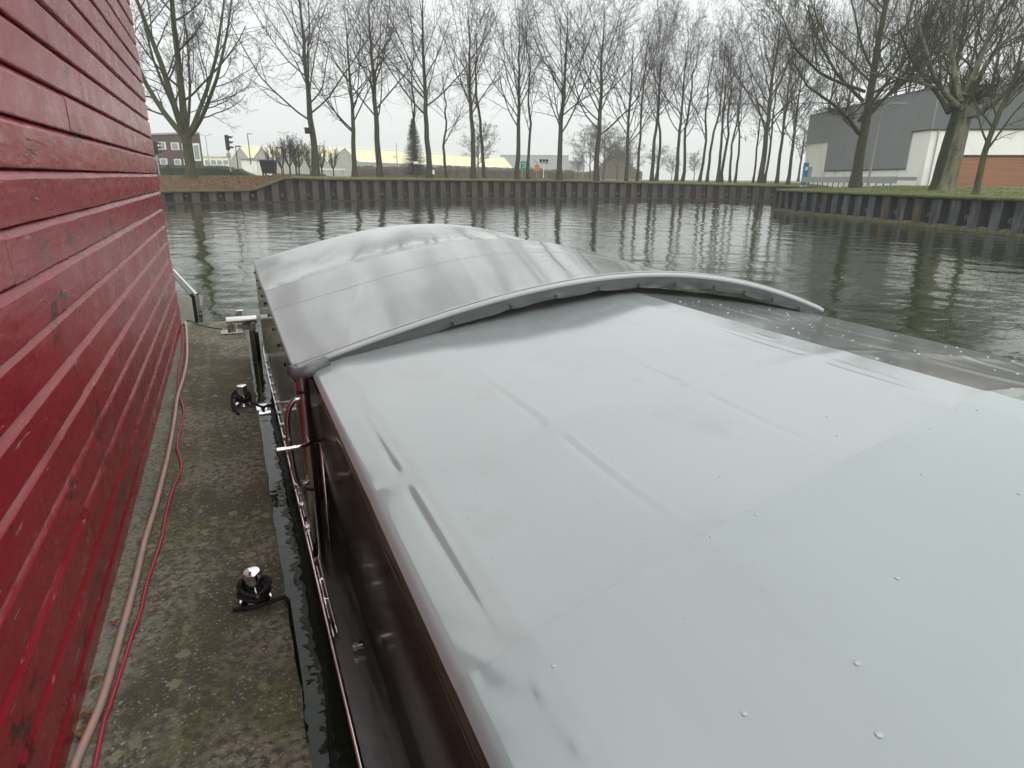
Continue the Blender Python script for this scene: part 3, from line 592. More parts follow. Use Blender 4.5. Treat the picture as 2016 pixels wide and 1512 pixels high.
# conifer
rng = np.random.RandomState(77); vs = []; fs = []
Hc = 8.6
for i in range(1500):
    h = rng.rand()**1.25; z = .5+h*(Hc-.5); R0 = 2.35*(1-h)**.85*(.75+.35*rng.rand())+.08; az = rng.rand()*6.283
    for k in range(7):
        t_ = (k+rng.rand())/7; r = R0*t_; zz = z-.35*r*.5+.18*t_*t_*R0
        p = np.array((r*math.cos(az), r*math.sin(az), zz)); s_ = .16*(1.2-.5*t_)
        for q in (-1, 1):
            a2 = az+q*.8+rng.randn()*.2; d = np.array((math.cos(a2), math.sin(a2), -.25+.2*rng.randn()))*s_*1.9
            n_ = np.array((-math.sin(a2), math.cos(a2), 0))*s_*.35; j = len(vs)
            vs += [p-n_, p+n_, p+d]; fs.append((j, j+1, j+2))
P = Wd(817, 348, 105)
root = thing('conifer_tree', 'dark green conifer standing among the bare trees before the cream roof', 'tree', P)
MB().add([p+P for p in vs], fs).build('crown', M['conif'], root)
MB().tube([P, P+np.array([0, 0, Hc])], [.2, .02], 8).build('trunk', M['bark'], root)
# nest box, plate on trunks
P = Wd(606, 258, 68.6)
r = thing('nest_box', 'small dark nest box strapped to the trunk of the stout tree beside the waste container', 'nest box', P)
MB().box(P, (.5, .5, .5), .3, .04).build('box_body', M['piledark'], r); MB().box(P+np.array([0, 0, .29]), (.62, .62, .06), .3).build('box_lid', M['anchor'], r); MB().box(P+np.array([.4, .1, 0]), (.5, .6, .05), .3).build('strap', M['anchor'], r)
P = Wd(819, 320.5, 75.6); tag(MB().box(P, (.55, .05, .28), -.4, .01).build('trunk_plate', M['white']), 'small white plate fixed on the thin tree before the conifer', 'sign')
P = Wd(853.5, 339, 74); tag(MB().box(P, (.22, .05, .45), -.4, .01).build('marker_sign', M['white']), 'small white upright marker near the foot of the tree right of the conifer', 'sign')
# hedges
def hedge(name, label, a, b, D, hpx, n, mt, sz, depth=2.0, topfn=None, cat='hedge'):
    rng = np.random.RandomState(int(a)); vs = []; fs = []
    P0 = Wd(a, 349, D); P1 = Wd(b, 350, D)
    for i in range(n):
        u = rng.rand(); Hh = hpx*D/1295*(topfn(u) if topfn else 1)*(1+.18*noise.noise(Vector((u*(b-a)/9., 3, 1))))
        p = P0*(1-u)+P1*u; v_ = rng.rand()**.6; dd = (rng.rand()-.5)*depth*(1-.4*v_)
        p = p+fh*dd+np.array([0, 0, v_*Hh-.3]); d = rng.randn(3)*sz; e_ = rng.randn(3)*sz*.6; j = len(vs)
        vs += [p, p+d, p+e_]; fs.append((j, j+1, j+2))
    core = MB(); nseg = 24; vv = []
    for k in range(nseg+1):
        u = k/nseg; Hh = hpx*D/1295*(topfn(u) if topfn else 1)*.8; p = P0*(1-u)+P1*u
        for dd, z_ in ((-depth*.35, -.5), (-depth*.3, Hh*.8), (0, Hh), (depth*.3, Hh*.8), (depth*.35, -.5)):
            q = p+fh*dd; vv.append((q[0], q[1], p[2]+z_+.12*noise.noise(Vector((q[0], q[1], z_)))))
    root = thing(name, label, cat, P0)
    core.add(vv, [(i*5+k, i*5+k+1, i*5+6+k, i*5+5+k) for i in range(nseg) for k in range(4)]).build('stems', mt, root)
    MB().add(vs, fs).build('foliage', mt, root)
hedge('hedge', 'dark green rounded hedge beside the brick building', 290, 513, 68, 27, 9000, M['hedge'], .09, 3, lambda u: 1.0 if u < .6 else (1-((u-.6)/.4)**2.2)+.02)
hedge('brushwood', 'brown leafless thicket behind the bank trees below the cream roof', 700, 900, 112, 24, 9000, M['brush'], .13, 3, cat='thicket')
hedge('brushwood', 'grey brown thicket left and right of the green sign', 880, 1130, 118, 23, 9000, M['brush'], .13, 3, lambda u: 1-.25*u, cat='thicket')
hedge('brushwood', 'pale misty thicket between the slender lamp and the paired trunks', 1128, 1262, 190, 22, 7000, M['brush'], .22, 5, lambda u: .5+2.6*math.exp(-((u-.62)/.2)**2), cat='thicket')
hedge('brushwood', 'low red brown bushes in front of the greenhouses', 545, 640, 106, 9, 2500, M['brush'], .09, 2, cat='thicket')
# ------------------------------------------------------------ buildings on the far side
# brick building
def brick_building():
    P0 = Wd(215, 345, 105); P1 = Wd(404, 345, 96); z0 = P0[2]-1; u = (P1-P0); u[2] = 0; Lx = np.linalg.norm(u); u /= Lx; nrm = np.array([u[1], -u[0], 0])
    if nrm[:2]@P1[:2] > 0: nrm = -nrm
    root = thing('brick_building', 'two storey reddish brick building with white framed windows behind the hedge', 'building', P0)
    def pt(px, py):
        d = ray(px, py); o = np.array([0, 0, CAMH]); t = ((P0-o)@nrm)/(d@nrm); return o+d*t
    ztL = pt(300, 266)[2]
    bk = unit(np.array([P1[0]-2.5, P1[1], 0]))*12; b = MB(); base = [P0, P1, P1+bk, P0+bk]
    b.prism([(p[0], p[1], z0) for p in base], (0, 0, ztL-z0)); b.build('wall', M['brick'], root)
    rb = MB(); rb.prism([(p[0], p[1], ztL) for p in [P0-u*.2+nrm*.15, P1+u*.2+nrm*.15, P1+u*.2+bk, P0-u*.2+bk]], (0, 0, .25)); rb.build('roof_edge', M['greymetal'], root)
    for (x0, x1, y0, y1) in [(256, 267, 277, 292), (276, 287, 278, 293), (296.5, 305, 279, 294), (313, 326, 279.5, 294.5), (339, 352, 280.5, 295.5), (360, 373, 281, 296), (385, 392, 282, 317), (296, 300, 312, 324), (317, 329, 312, 324), (345, 356, 313, 325), (364, 374, 313, 325)]:
        a = pt(x0, y1); c = pt(x1, y0)
        cx_ = (a+c)/2; ang = math.atan2(u[1], u[0]); wdt = abs((c-a)@u); hh = c[2]-a[2]
        wnd = MB().box(cx_+nrm*.04, (wdt, .12, hh), ang).build('window', M['trim'], root)
        g_ = MB().box(cx_+nrm*.08, (wdt*.72, .12, hh*.78), ang).build('pane', M['glass'], wnd); g_.matrix_parent_inverse = Matrix.Identity(4); g_.parent = wnd; g_.location = (0, 0, 0)
brick_building()
# greenhouses: five gables facing the canal, ridges running off to the right
def greenhouse():
    G5l, G5r = Wd(652, 318, 150), Wd(706, 318, 150)
    far = Wd(993, 312.5, 222); ap = Wd(679, 290.5, 150)
    rd_ = far-ap; rd_[2] = 0; ridge = rd_
    root = thing('greenhouse', 'long multi gabled greenhouse with cream yellow roof and grey ends', 'building', Wd(680, 349, 150))
    apx = [(473, 294.5), (516, 295.5), (565, 294.5), (612, 295), (679, 290.5)]; val = [(452, 311), (494, 311), (540, 311.5), (588, 313), (646, 316), (706, 318)]
    Ds = [150]*5
    wa = MB(); ro = MB(); gz_ = G5l[2]-5.2
    vp = [Wd(x, y, 150) for x, y in val]; apz = [Wd(x, y, 150) for x, y in apx]; ez = G5l[2]
    for i in range(5):
        a, c, p = vp[i].copy(), vp[i+1].copy(), apz[i].copy(); a[2] = c[2] = ez; p[2] = max(p[2], ez+2.2)
        p[2] = apz[4][2]*1.0
        wa.add([(a[0], a[1], gz_), (c[0], c[1], gz_), c, p, a], [(0, 1, 2, 3, 4)])
        up_ = np.array([0, 0, .08])
        ro.add([a+up_, p+up_, p+ridge+up_, a+ridge+up_], [(0, 1, 2, 3)]); ro.add([p+up_, c+up_, c+ridge+up_, p+ridge+up_], [(0, 1, 2, 3)])
        MB().add([p+ridge, c+ridge, a+ridge], [(0, 1, 2)])
    c = vp[5].copy(); c[2] = ez
    wa.add([(c[0], c[1], gz_), np.array([c[0], c[1], gz_])+ridge, c+ridge, c], [(0, 1, 2, 3)])
    for i in range(5):
        a, c2, p = vp[i].copy(), vp[i+1].copy(), apz[i].copy(); a[2] = c2[2] = ez; p[2] = apz[4][2]
        wa.add([np.array([a[0], a[1], gz_])+ridge, np.array([c2[0], c2[1], gz_])+ridge, c2+ridge, p+ridge, a+ridge], [(0, 1, 2, 3, 4)])
    wa.build('wall', M['gsheet'], root); ro.build('roof', M['groof'], root)
    tr = MB()
    for i in range(5):
        a, c2, p = vp[i].copy(), vp[i+1].copy(), apz[i].copy(); a[2] = c2[2] = ez; p[2] = apz[4][2]
        tr.tube([a-fh*.05, p-fh*.05, c2-fh*.05], .12, 5)
        tr.tube([p+np.array([0, 0, .12]), p+ridge+np.array([0, 0, .12])], .14, 5)
    c = vp[5].copy(); c[2] = ez; tr.tube([c, c+ridge], .16, 5)
    for k in range(1, 12):
        q = ridge*k/12; p = apz[4]; tr.tube([p+q+np.array([0, 0, .12]), c+q+np.array([0, 0, .1])], .05, 4)
    tr.build('roof_trim', M['trim'], root)
greenhouse()
def shed(name, label, x0, x1, yt, yb, D, mt, dep=8, cat='building', rf=None):
    a = Wd(x0, yb, D); b = Wd(x1, yb, D); zt = Wd((x0+x1)/2, yt, D)[2]; root = thing(name, label, cat, a)
    MB().prism([(p[0], p[1], a[2]-.5) for p in (a, b, b+fh*dep, a+fh*dep)], (0, 0, zt-a[2]+.5)).build('wall', mt, root)
    e_ = rt*.3
    MB().prism([(p[0], p[1], zt+.003) for p in (a-e_-fh*.3, b+e_-fh*.3, b+e_+fh*(dep+.3), a-e_+fh*(dep+.3))], (0, 0, .3)).build('roof', rf or M['greymetal'], root)
    return root
shed('white_shed', 'low white shed between the hedge and the greenhouses', 478, 507, 314, 346, 128, M['white'])
r_ = shed('workshop', 'long low pale industrial hall behind the hedge right of the brick building', 402, 470, 309, 346, 170, M['white'], rf=M['groof'])
for k in range(5):
    a = Wd(408+k*12, 319, 169.8); MB().box(a, (1.0, .2, .9), -YAW).build('window', M['glass'], r_)
shed('warehouse', 'large pale grey warehouse fading into the mist behind the green sign', 985, 1118, 305.5, 350, 300, M['greymetal'], dep=40, rf=M['white'])
shed('warehouse', 'very faint low hall at the right of the misty grey warehouse', 1110, 1150, 318, 350, 340, M['greymetal'], dep=30)
P = Wd(655, 333.5, 118); r = thing('awning', 'flat white awning edge in front of the greenhouse gable', 'awning', Wd(655, 346, 118))
MB().box(P, (4.4, 2, .22), -YAW-.02, .05).build('roof', M['trim'], r)
for s_ in (-1, 1): MB().tube([P+rt*s_*1.8, P+rt*s_*1.8-np.array([0, 0, 1.6])], .05, 6).build('post', M['greymetal'], r)
# ------------------------------------------------------------ poles, lights and small roadside things
def pole(name, label, base, top, r, mt, heads, cat='street lamp', group=None):
    root = thing(name, label, cat, base)
    MB().tube([base, base+(top-base)*.5, top], [r, r*.85, r*.7], 8).build('pole', mt, root)
    for pts, rr, c_, hm in heads:
        ar = MB().tube(pts, r*.6, 6).build('arm', mt, root)
        MB().box(c_, rr, -YAW, .02).build('lamp_head', hm, ar)
    return root
def vp(px, py, D, px2, py2):       # vertical pole through base px with top at pixel height
    b = Wd(px, py, D); z = Wd(px2, py2, D)[2]; return b, np.array([b[0], b[1], z])
b, t = vp(494, 324, 85, 441, 263); pole('street_lamp', 'tall thin brown street lamp left of the traffic light', b, t, .07, M['rustpole'], [([t, t+rt*.3], (.5, .2, .1), t+rt*.35, M['greymetal'])])
b, t = vp(470, 340, 66, 463, 288); pole('street_lamp', 'short dark street lamp just right of the traffic light', b, t, .055, M['blackp'], [([t, t+rt*.3], (.5, .3, .1), t+rt*.25, M['blackp'])])
b, t = vp(559, 345, 66, 552, 291); pole('street_lamp', 'short dark street lamp right of the black waste container', b, t, .06, M['rustpole'], [([t, t-rt*.3], (.5, .3, .1), t-rt*.25, M['blackp'])])
b, t = vp(567, 347, 160, 567, 263); pole('street_lamp', 'faint tall double armed lamp above the greenhouses', b, t, .12, M['greymetal'], [([t, t+rt*1.2+up*.35], (.6, .2, .1), t+rt*1.3+up*.37, M['greymetal']), ([t, t-rt*1.2+up*.35], (.6, .2, .1), t-rt*1.3+up*.37, M['greymetal'])])
b, t = vp(415, 347, 160, 415, 268); pole('street_lamp', 'faint tall double armed lamp right of the brick building', b, t, .12, M['greymetal'], [([t, t+rt*1.2+up*.35], (.6, .2, .1), t+rt*1.3+up*.37, M['greymetal']), ([t, t-rt*1.2+up*.35], (.6, .2, .1), t-rt*1.3+up*.37, M['greymetal'])])
b, t = vp(783, 347, 100, 782, 281); pole('thin_mast', 'thin dark mast left of the conifer', b, t, .05, M['rustpole'], [([t-up*2, t-up*2-rt*.3], (.5, .2, .1), t-up*2-rt*.3, M['greymetal'])], cat='mast')
b, t = vp(1147, 355, 84, 1149, 262); pole('street_lamp', 'slender curved street lamp with its arm to the right in the bank row', b, t, .06, M['zinc'], [([t, t+rt*.15+up*.35, t+rt*.6+up*.6, t+rt*1.0+up*.62], (.7, .2, .1), t+rt*1.25+up*.62, M['greymetal'])])
b, t = vp(1708, 368, 50, 1737, 222)
pole('street_lamp', 'tall pale lamp post with long arm in front of the grey building', b, t, .085, M['zinc'], [([t, t+rt*.08+up*.3, t+rt*.3+up*.52, t+rt*.6+up*.6, t+rt*1.0+up*.62], (.85, .24, .10), t+rt*1.35+up*.64, M['greymetal'])])
# three headed lamp and signs beyond the trees
b, t = vp(1070, 351, 95, 1070, 321); root = thing('floodlight_mast', 'white mast with three small dark lamp heads right of the orange box', 'lamp', b)
MB().tube([b, t], .07, 7).build('pole', M['white'], root); MB().tube([t-rt*.6, t+rt*.6], .05, 6).build('arm', M['blackp'], root)
for s_ in (-.45, .0, .45): MB().lathe(t+rt*s_+up*.1, [(.05, 0), (.2, .12), (.2, .35), (.1, .45)], 10).build('lamp_head', M['blackp'], root)
b, t = vp(1075, 351, 95, 1075, 322); pole('street_lamp', 'thin grey hooked lamp beside the three-headed mast', b, t, .04, M['greymetal'], [([t, t+rt*.5], (.4, .15, .08), t+rt*.55, M['greymetal'])])
b = Wd(1034, 352, 96); c_ = Wd(1034, 325.5, 96); root = thing('road_sign', 'green rectangular road sign on posts between two bank trees', 'sign', b)
MB().box(c_, (1.35, .08, 1.1), -YAW, .02).build('panel', M['green'], root)
for s_ in (-.45, .45): MB().tube([b+rt*s_, c_+rt*s_+fh*.1], .045, 6).build('post', M['greymetal'], root)
MB().tube([c_+rt*.6, Wd(1060, 345, 96)], .05, 5).build('brace', M['green'], root)
for s_, z_ in ((-.2, .25), (.15, 0), (-.1, -.25)): MB().box(c_+rt*s_+up*z_-fh*.06, (.7, .02, .07), -YAW).build('lettering_bar', M['white'], root)
b = Wd(1057, 352, 97); c_ = Wd(1057, 331, 97); root = thing('orange_box', 'orange box on a post right of the green sign', 'box', b)
MB().box(c_, (.72, .5, .95), -YAW, .05).build('case', M['orange'], root); MB().tube([b, c_], .06, 6).build('post', M['greymetal'], root); MB().tube([c_+up*.4, c_+up*.85, c_+up*.9-rt*.35, c_+up*1.15-rt*.4], .045, 6).build('hook', M['blackp'], root)
# blue sign pillar
b = Wd(1581, 368, 72); root = thing('pillar_sign', 'tall narrow dark blue pillar sign at the left end of the grey building', 'sign', b)
MB().box(b+up*1.25, (.55, .3, 2.5), -YAW+.5, .03).build('panel', M['blue'], root); MB().box(b+up*1.9-fh*.17, (.3, .04, .35), -YAW+.5).build('emblem', M['trim'], root); MB().box(b+up*.1, (.7, .45, .2), -YAW+.5, .02).build('base', M['greymetal'], root)
# traffic lights
def traffic_light(px, pyb, pyt, pyh, D, label, side=1):
    b, t = vp(px, pyb, D, px, pyt); root = thing('traffic_light', label, 'traffic light', b); hz = Wd(px, pyh, D)[2]; H = hz-t[2]
    MB().tube([b, t+up*.15], .065, 8).build('pole', M['greymetal'], root)
    c_ = t+up*(H/2+.1); hs_ = MB().box(c_, (.34, .42, H), -YAW+.5, .05).build('housing', M['blackp'], root)
    MB().box(t-up*.35-fh*.05, (.34, .2, .36), -YAW, .02).build('control_box', M['greymetal'], root)
    dr = (rt*math.cos(.5)+fh*math.sin(.5))*side
    for k in range(3):
        z_ = t+up*(.1+H*(k+.5)/3)+dr*.17; h_ = MB()
        vv = []; n = 9
        for i in range(n):
            q = math.pi*i/(n-1); off = fh*.15*math.cos(q)+up*(.17*math.sin(q)-.02)
            vv += [z_+off, z_+off+dr*(.42*(.35+.65*math.sin(q)))-up*.04]
        h_.add(vv, [(2*i, 2*i+1, 2*i+3, 2*i+2) for i in range(n-1)]).build('visor', M['blackp'], hs_)
        MB().tube([z_-dr*.02, z_+dr*.03], .13, 12).build('lens', M['lens'], hs_)
traffic_light(454.5, 338, 298, 268, 64, 'black three-light traffic signal on a grey pole in front of the hedge')
traffic_light(314.5, 345, 306, 281, 66, 'black traffic signal in front of the brick building windows')
# waste container
P = Wd(531, 346, 66); root = thing('waste_container', 'large black wheeled waste container at the edge of the far bank', 'waste container', P)
def fr(x, y, z): return P+rt*x+fh*y+up*z
def taper(mb, w0, w1, d0, d1, z0, z1):
    v = [fr(sx*w/2, sy*d/2, z) for (w, d, z) in ((w0, d0, z0), (w1, d1, z1)) for sx, sy in ((-1, -1), (1, -1), (1, 1), (-1, 1))]
    mb.add(v, [(3, 2, 1, 0), (4, 5, 6, 7), (0, 1, 5, 4), (1, 2, 6, 5), (2, 3, 7, 6), (3, 0, 4, 7)])
bb = MB(); taper(bb, 1.15, 1.40, .8, 1.0, .2, 1.32); taper(bb, .04, .05, .02, .03, .25, 1.2)
for s_ in (-.4, 0, .4):
    v = [fr(s_-.02, -.43, .3), fr(s_+.02, -.43, .3), fr(s_*1.15+.02, -.53, 1.25), fr(s_*1.15-.02, -.53, 1.25)]; bb.add(v, [(0, 1, 2, 3)])
bb.build('body', M['blackp'], root)
lb = MB(); taper(lb, 1.52, 1.52, 1.12, 1.12, 1.325, 1.40); taper(lb, 1.44, 1.36, 1.04, .9, 1.405, 1.5); lid_ = lb.build('lid', M['blackp'], root)
hb = MB(); hb.tube([fr(-.76, -.5, 1.36), fr(-.86, -.5, 1.36), fr(-.86, .5, 1.36), fr(-.76, .5, 1.36)], .03, 6); hb.build('handle', M['blackp'], lid_)
for sx in (-.5, .5):
    for sy in (-.35, .35): MB().tube([fr(sx, sy-.04, .1), fr(sx, sy+.04, .1)], .1, 12).build('wheel', M['rubber'], root)
# ------------------------------------------------------------ grey and white building on the right
def grey_building():
    z0 = CAMH-.9; ZT = Wd(1852, 170.5, 60)[2]
    C0 = Wd(1852, 170.5, 60); L0 = Wd(1598, 227, 87); Rr = Wd(2016, 167.5, 58.6)
    C0[2] = L0[2] = Rr[2] = z0; Rr = C0+(Rr-C0)*2.6
    # shared vertical: corner foot from the corner top
    uL = unit(L0-C0); nL = np.array([uL[1], -uL[0], 0]); nL = nL if nL[:2]@C0[:2] < 0 else -nL
    uR = unit(Rr-C0); nR = np.array([uR[1], -uR[0], 0]); nR = nR if nR[:2]@C0[:2] < 0 else -nR
    root = thing('industrial_building', 'large grey and white industrial hall with orange wood panel on the right bank', 'building', C0)
    back = 30*unit(uL+uR)
    wb = MB(); base = [L0, C0, Rr, Rr+uL*35, L0+uR*30]
    wb.prism([(p[0], p[1], z0-1) for p in base], (0, 0, ZT-z0+1-.1)); wb.build('wall', M['white'], root)
    o = np.array([0, 0, CAMH])
    def pl(px, py, n): d = ray(px, py); return o+d*(((C0-o)@n)/(d@n))
    zb1 = pl(1815, 256.5, nL)[2]; 
    # upper cladding left face (L-shaped with the tall drop), set proud of the wall
    def fs(px): p = pl(px, 300, nL); return (p-C0)@uL
    sL = np.linalg.norm(L0-C0); za = pl(1612, 281, nL)[2]; zc_ = pl(1700, 334, nL)[2]
    s1, s2 = fs(1630), fs(1790)
    z_lo = pl(1624, 336, nL)[2]
    def q(s, z, out=.0): return C0+uL*s+up*(z-z0)+nL*out
    m_ = MB()
    for (a0, b0, zz0, zz1) in ((sL+.1, s1, za, ZT), (s1, s2, zc_, ZT), (s2, -.16, zb1, ZT)): m_.prism([q(a0, zz1), q(a0, zz0), q(b0, zz0), q(b0, zz1)], nL*.16)
    for k in range(1, 12):
        sv = sL*k/12; zlo = za if sv > s1 else (zc_ if sv > s2 else zb1); m_.prism([q(sv, ZT-.05, .155), q(sv, zlo+.02, .155), q(sv-.03, zlo+.02, .155), q(sv-.03, ZT-.05, .155)], nL*.014)
    m_.build('upper_cladding', M['cladgrey'], root)
    def q2(s, z): return C0+uR*s+up*(z-z0)
    sR = np.linalg.norm(Rr-C0)
    zr = pl(1950, 254, nR)[2]
    m_ = MB(); m_.prism([q2(.002, ZT), q2(sR, ZT), q2(sR, zr), q2(.002, zr)], nR*.16); m_.build('side_cladding', M['claddark'], root)
    rb = MB(); rb.prism([(p[0], p[1], ZT+.002) for p in [L0+nL*.2, C0+nL*.2+nR*.2, Rr+nR*.2, Rr+uL*35, L0+uR*30]], (0, 0, .08)); rb.build('roof', M['claddark'], root)
    sw = (pl(1878, 340, nR)-C0)@uR; zw = pl(1950, 308.5, nR)[2]
    m_ = MB(); m_.prism([q2(sw, zw), q2(sR, zw), q2(sR, z0), q2(sw, z0)], nR*.12); wo = m_.build('wood_panel', M['wood'], root)
    m_ = MB(); m_.prism([q2(sw-.05, zw+.14), q2(sR, zw+.14), q2(sR, zw+.003), q2(sw-.05, zw+.003)], nR*.2); m_.build('canopy_strip', M['piledark'], root)
    a, c_ = fs(1595), fs(1604); zd = pl(1600, 328, nL)[2]
    m_ = MB(); m_.prism([q(a, zd), q(c_, zd), q(c_, z0), q(a, z0)], nL*.06); m_.build('door', M['greymetal'], root)
    m_ = MB(); zs_ = pl(1850, 300, nR); m_.tube([q2(.55, zr)+nR*.12, q2(.55, z0)+nR*.12], .06, 7); m_.build('downpipe', M['greymetal'], root)
    # shadow joint lines between panels, modelled as dark tubes
    j = MB()
    for zz in (zb1, ): j.tube([q(s2, zz-.03, .1), q(0, zz-.03, .1)], .05, 5)
    j.tube([q(s1, zc_-.03, .1), q(s2, zc_-.03, .1)], .05, 5); j.tube([q2(0, zr-.03)+nR*.1, q2(sR, zr-.03)+nR*.1], .05, 5); j.build('shadow_joint', M['piledark'], root)
    sg = q((fs(1657)), pl(1657, 352, nL)[2], .05)
grey_building()
# loading rail in front of it
root = thing('railing', 'long grey panel railing on thin posts in front of the white wall', 'railing', Wd(1583, 368, 60))
a = Wd(1581, 353, 70); b = Wd(1766, 355.5, 52); zz = (Wd(1680, 354, 60)[2]); a[2] = b[2] = zz
u_ = unit(b-a); n_ = np.array([u_[1], -u_[0], 0]); h_ = .26
MB().prism([a-up*h_, b-up*h_, b+up*h_, a+up*h_], n_*.08).build('panel', M['greymetal'], root)
c2 = Wd(1805, 354.5, 49.5); c2[2] = zz; MB().prism([b+u_*.02-up*h_*.1, c2-up*h_*.1, c2+up*h_*.9, b+u_*.02+up*h_*.9], n_*.06).build('panel', M['greymetal'], root)
for k in range(16):
    p = a+(b-a)*(k+.3)/16; MB().tube([p-up*h_, p-up*1.3], .045, 6).build('post', M['anchor'], root)
P = a+(b-a)*.37-n_*.04; P[2] = zz+.05
tag(MB().box(P-n_*.0-fh*.15, (.55, .05, .36), math.atan2(u_[1], u_[0]), .01).build('notice_board', M['trim']), 'small white notice fixed on the grey panel railing', 'sign')
# bare hanging sprig leaves on the rust-leaved tree
vs = []; fs = []; c0 = Wd(1487, 265, 91.5)
for i in range(140):
    p = c0+rt*rs.randn()*1.0+up*rs.randn()*.45+fh*rs.randn()*.8; d = rs.randn(3)*.12; e_ = rs.randn(3)*.1; j = len(vs); vs += [p, p+d, p+e_]; fs.append((j, j+1, j+2))
tag(MB().add(vs, fs).build('hanging_leaves', M['leaf']), 'few rust brown leaves still hanging in a thin bank tree', 'leaves', kind='stuff')
# ------------------------------------------------------------ red clapboard wall
WX = -.72; PIT = .2; Z0 = CAMH-1.9-.02
root = thing('boathouse', 'boathouse clad in weathered dark red boards along the concrete pontoon', 'building', (WX-2, 4, Z0))
def clad(origin, du, L_, z0, z1, zoff, joints):
    """boards with a bevelled top and an undercut foot; du = direction along, outward = du x up"""
    mb = MB(); nrm = np.array([du[1], -du[0], 0])
    k0 = int(math.floor((z0-zoff)/PIT)); z = zoff+k0*PIT; row_ = 0
    rg = random.Random(5)
    while z < z1:
        cuts = [0]+sorted(joints(row_, rg))+[L_]
        for c0_, c1_ in zip(cuts[:-1], cuts[1:]):
            dz = rg.uniform(-.0025, .0025); dx = rg.uniform(-.0025, .0025)
            prof = [(-.030, z+.002), (-.004+dx, z+.004+dz), (0+dx, z+.010+dz), (0+dx, z+PIT-.036+dz), (-.003+dx, z+PIT-.031+dz), (-.020+dx, z+PIT-.008), (-.029, z+PIT-.003)]
            n = max(2, int((c1_-c0_)/.12)); vv = []; ff = []
            for i in range(n+1):
                s = c0_+.0012+(c1_-c0_-.0024)*i/n
                for k, (o_, zz_) in enumerate(prof):
                    wv = .0022*noise.noise(Vector((s*1.4, zz_*4, row_*1.7)))+.0012*noise.noise(Vector((s*9, zz_*30, 4)))
                    zq = zz_+(.0025*noise.noise(Vector((s*2.5, row_*3.1, k*.2))) if k in (1, 2, 3, 4) else 0)
                    p = origin+du*s+nrm*(o_+wv); vv.append((p[0], p[1], zq))
            K = len(prof)
            ff = [(i*K+k, (i+1)*K+k, (i+1)*K+k+1, i*K+k+1) for i in range(n) for k in range(K-1)]
            ff.append(tuple(range(K))); ff.append(tuple(n*K+k for k in range(K-1, -1, -1)))
            mb.add(vv, ff)
        z += PIT; row_ += 1
    return mb
zo = CAMH+.02-.004        # a board joint 2 cm above camera height
Y0, Y1 = -1.5, 9.15
def jn(r, g): 
    q = {6: [3.62], 5: [3.35], 8: [2.75], 9: [2.3, 5.1], 10: [6.2], 11: [4.3], 12: [2.2, 4.9], 13: [5.9], 14: [3.4], 7: [6.8], 4: [4.1], 3: [5.4], 2: [3.0], 1: [4.6]}.get(r, [])
    return [y-Y0 for y in q]
cl = clad(np.array([WX, Y0, 0.]), np.array([0, 1., 0]), Y1-Y0, Z0+.02, CAMH+2.6, zo-10*PIT, jn).build('wall', M['red'], root, smooth=True, angle=25)
c2 = clad(np.array([WX-.01, Y1, 0.]), np.array([-1., 0, 0]), 4.0, Z0+.02, CAMH+2.6, zo-10*PIT, lambda r, g: []).build('end_wall', M['red'], root, smooth=True, angle=25)
MB().box(((WX-.035+WX-4)/2, (Y0+Y1)/2, (Z0+CAMH+2.6)/2), (4-.04, Y1-Y0-.08, CAMH+2.6-Z0)).build('core', M['piledark'], root)
MB().box(((WX-4+WX+.25)/2, (Y0+Y1)/2, CAMH+2.72), (4.4, Y1-Y0+.4, .12), 0, .02).build('roof', M['claddark'], root)
# ------------------------------------------------------------ pontoon
PZ = CAMH-1.9
def pont(a, b):
    X = -.80+.84*a; Y = -1.4+10.70*b; e_ = .006*noise.noise(Vector((X*6, Y*6, 1)))+.004*noise.noise(Vector((X*25, Y*25, 2)))
    edge = max(0, (X-.02)/.02)
    X2 = X+(.010*noise.noise(Vector((Y*5, 3, 1))) if a > .97 else 0)
    return (X2, Y, PZ+e_-.010*edge)
v, f = grid(44, 420, pont)
ponto = thing('pontoon', 'mossy concrete pontoon walkway between the red boathouse and the covered boat', 'pontoon', (-.4, 4, 0))
MB().add(v, f).build('deck', M['concrete'], ponto, smooth=True)
MB().box((-.38, 3.95, PZ-.32), (.82, 10.66, .60)).build('float_body', M['concrete'], ponto)
# grit line at wall foot + dry leaves
for k, (px, py, s_, hh) in enumerate([(172, 1342, .015, 0), (160, 1408, .017, 0), (150, 1445, .02, 0), (168, 1425, .013, 0), (282, 1062, .016, 0), (225, 1225, .012, 0)]):
    P = onz(px, py, -1.885); P[0] = max(P[0], WX+.03); an = k*1.7; vv = []; n = 9
    for i in range(n):
        q_ = 2*math.pi*i/n; rr_ = s_*(1+.35*math.cos(3*q_+k)); vv.append((P[0]+rr_*math.cos(q_+an)*1.3, P[1]+rr_*math.sin(q_+an), P[2]+.004+.008*math.sin(2*q_+k)))
    vv.append((P[0], P[1], P[2]+.001)); mb = MB(); mb.add(vv, [(i, (i+1) % n, n) for i in range(n)])
    o = mb.build('dry_leaf', M['leaf']); tag(o, 'dry brown leaf lying in the dirt at the foot of the red boards', 'leaf', 'dry leaves at the foot of the boathouse')
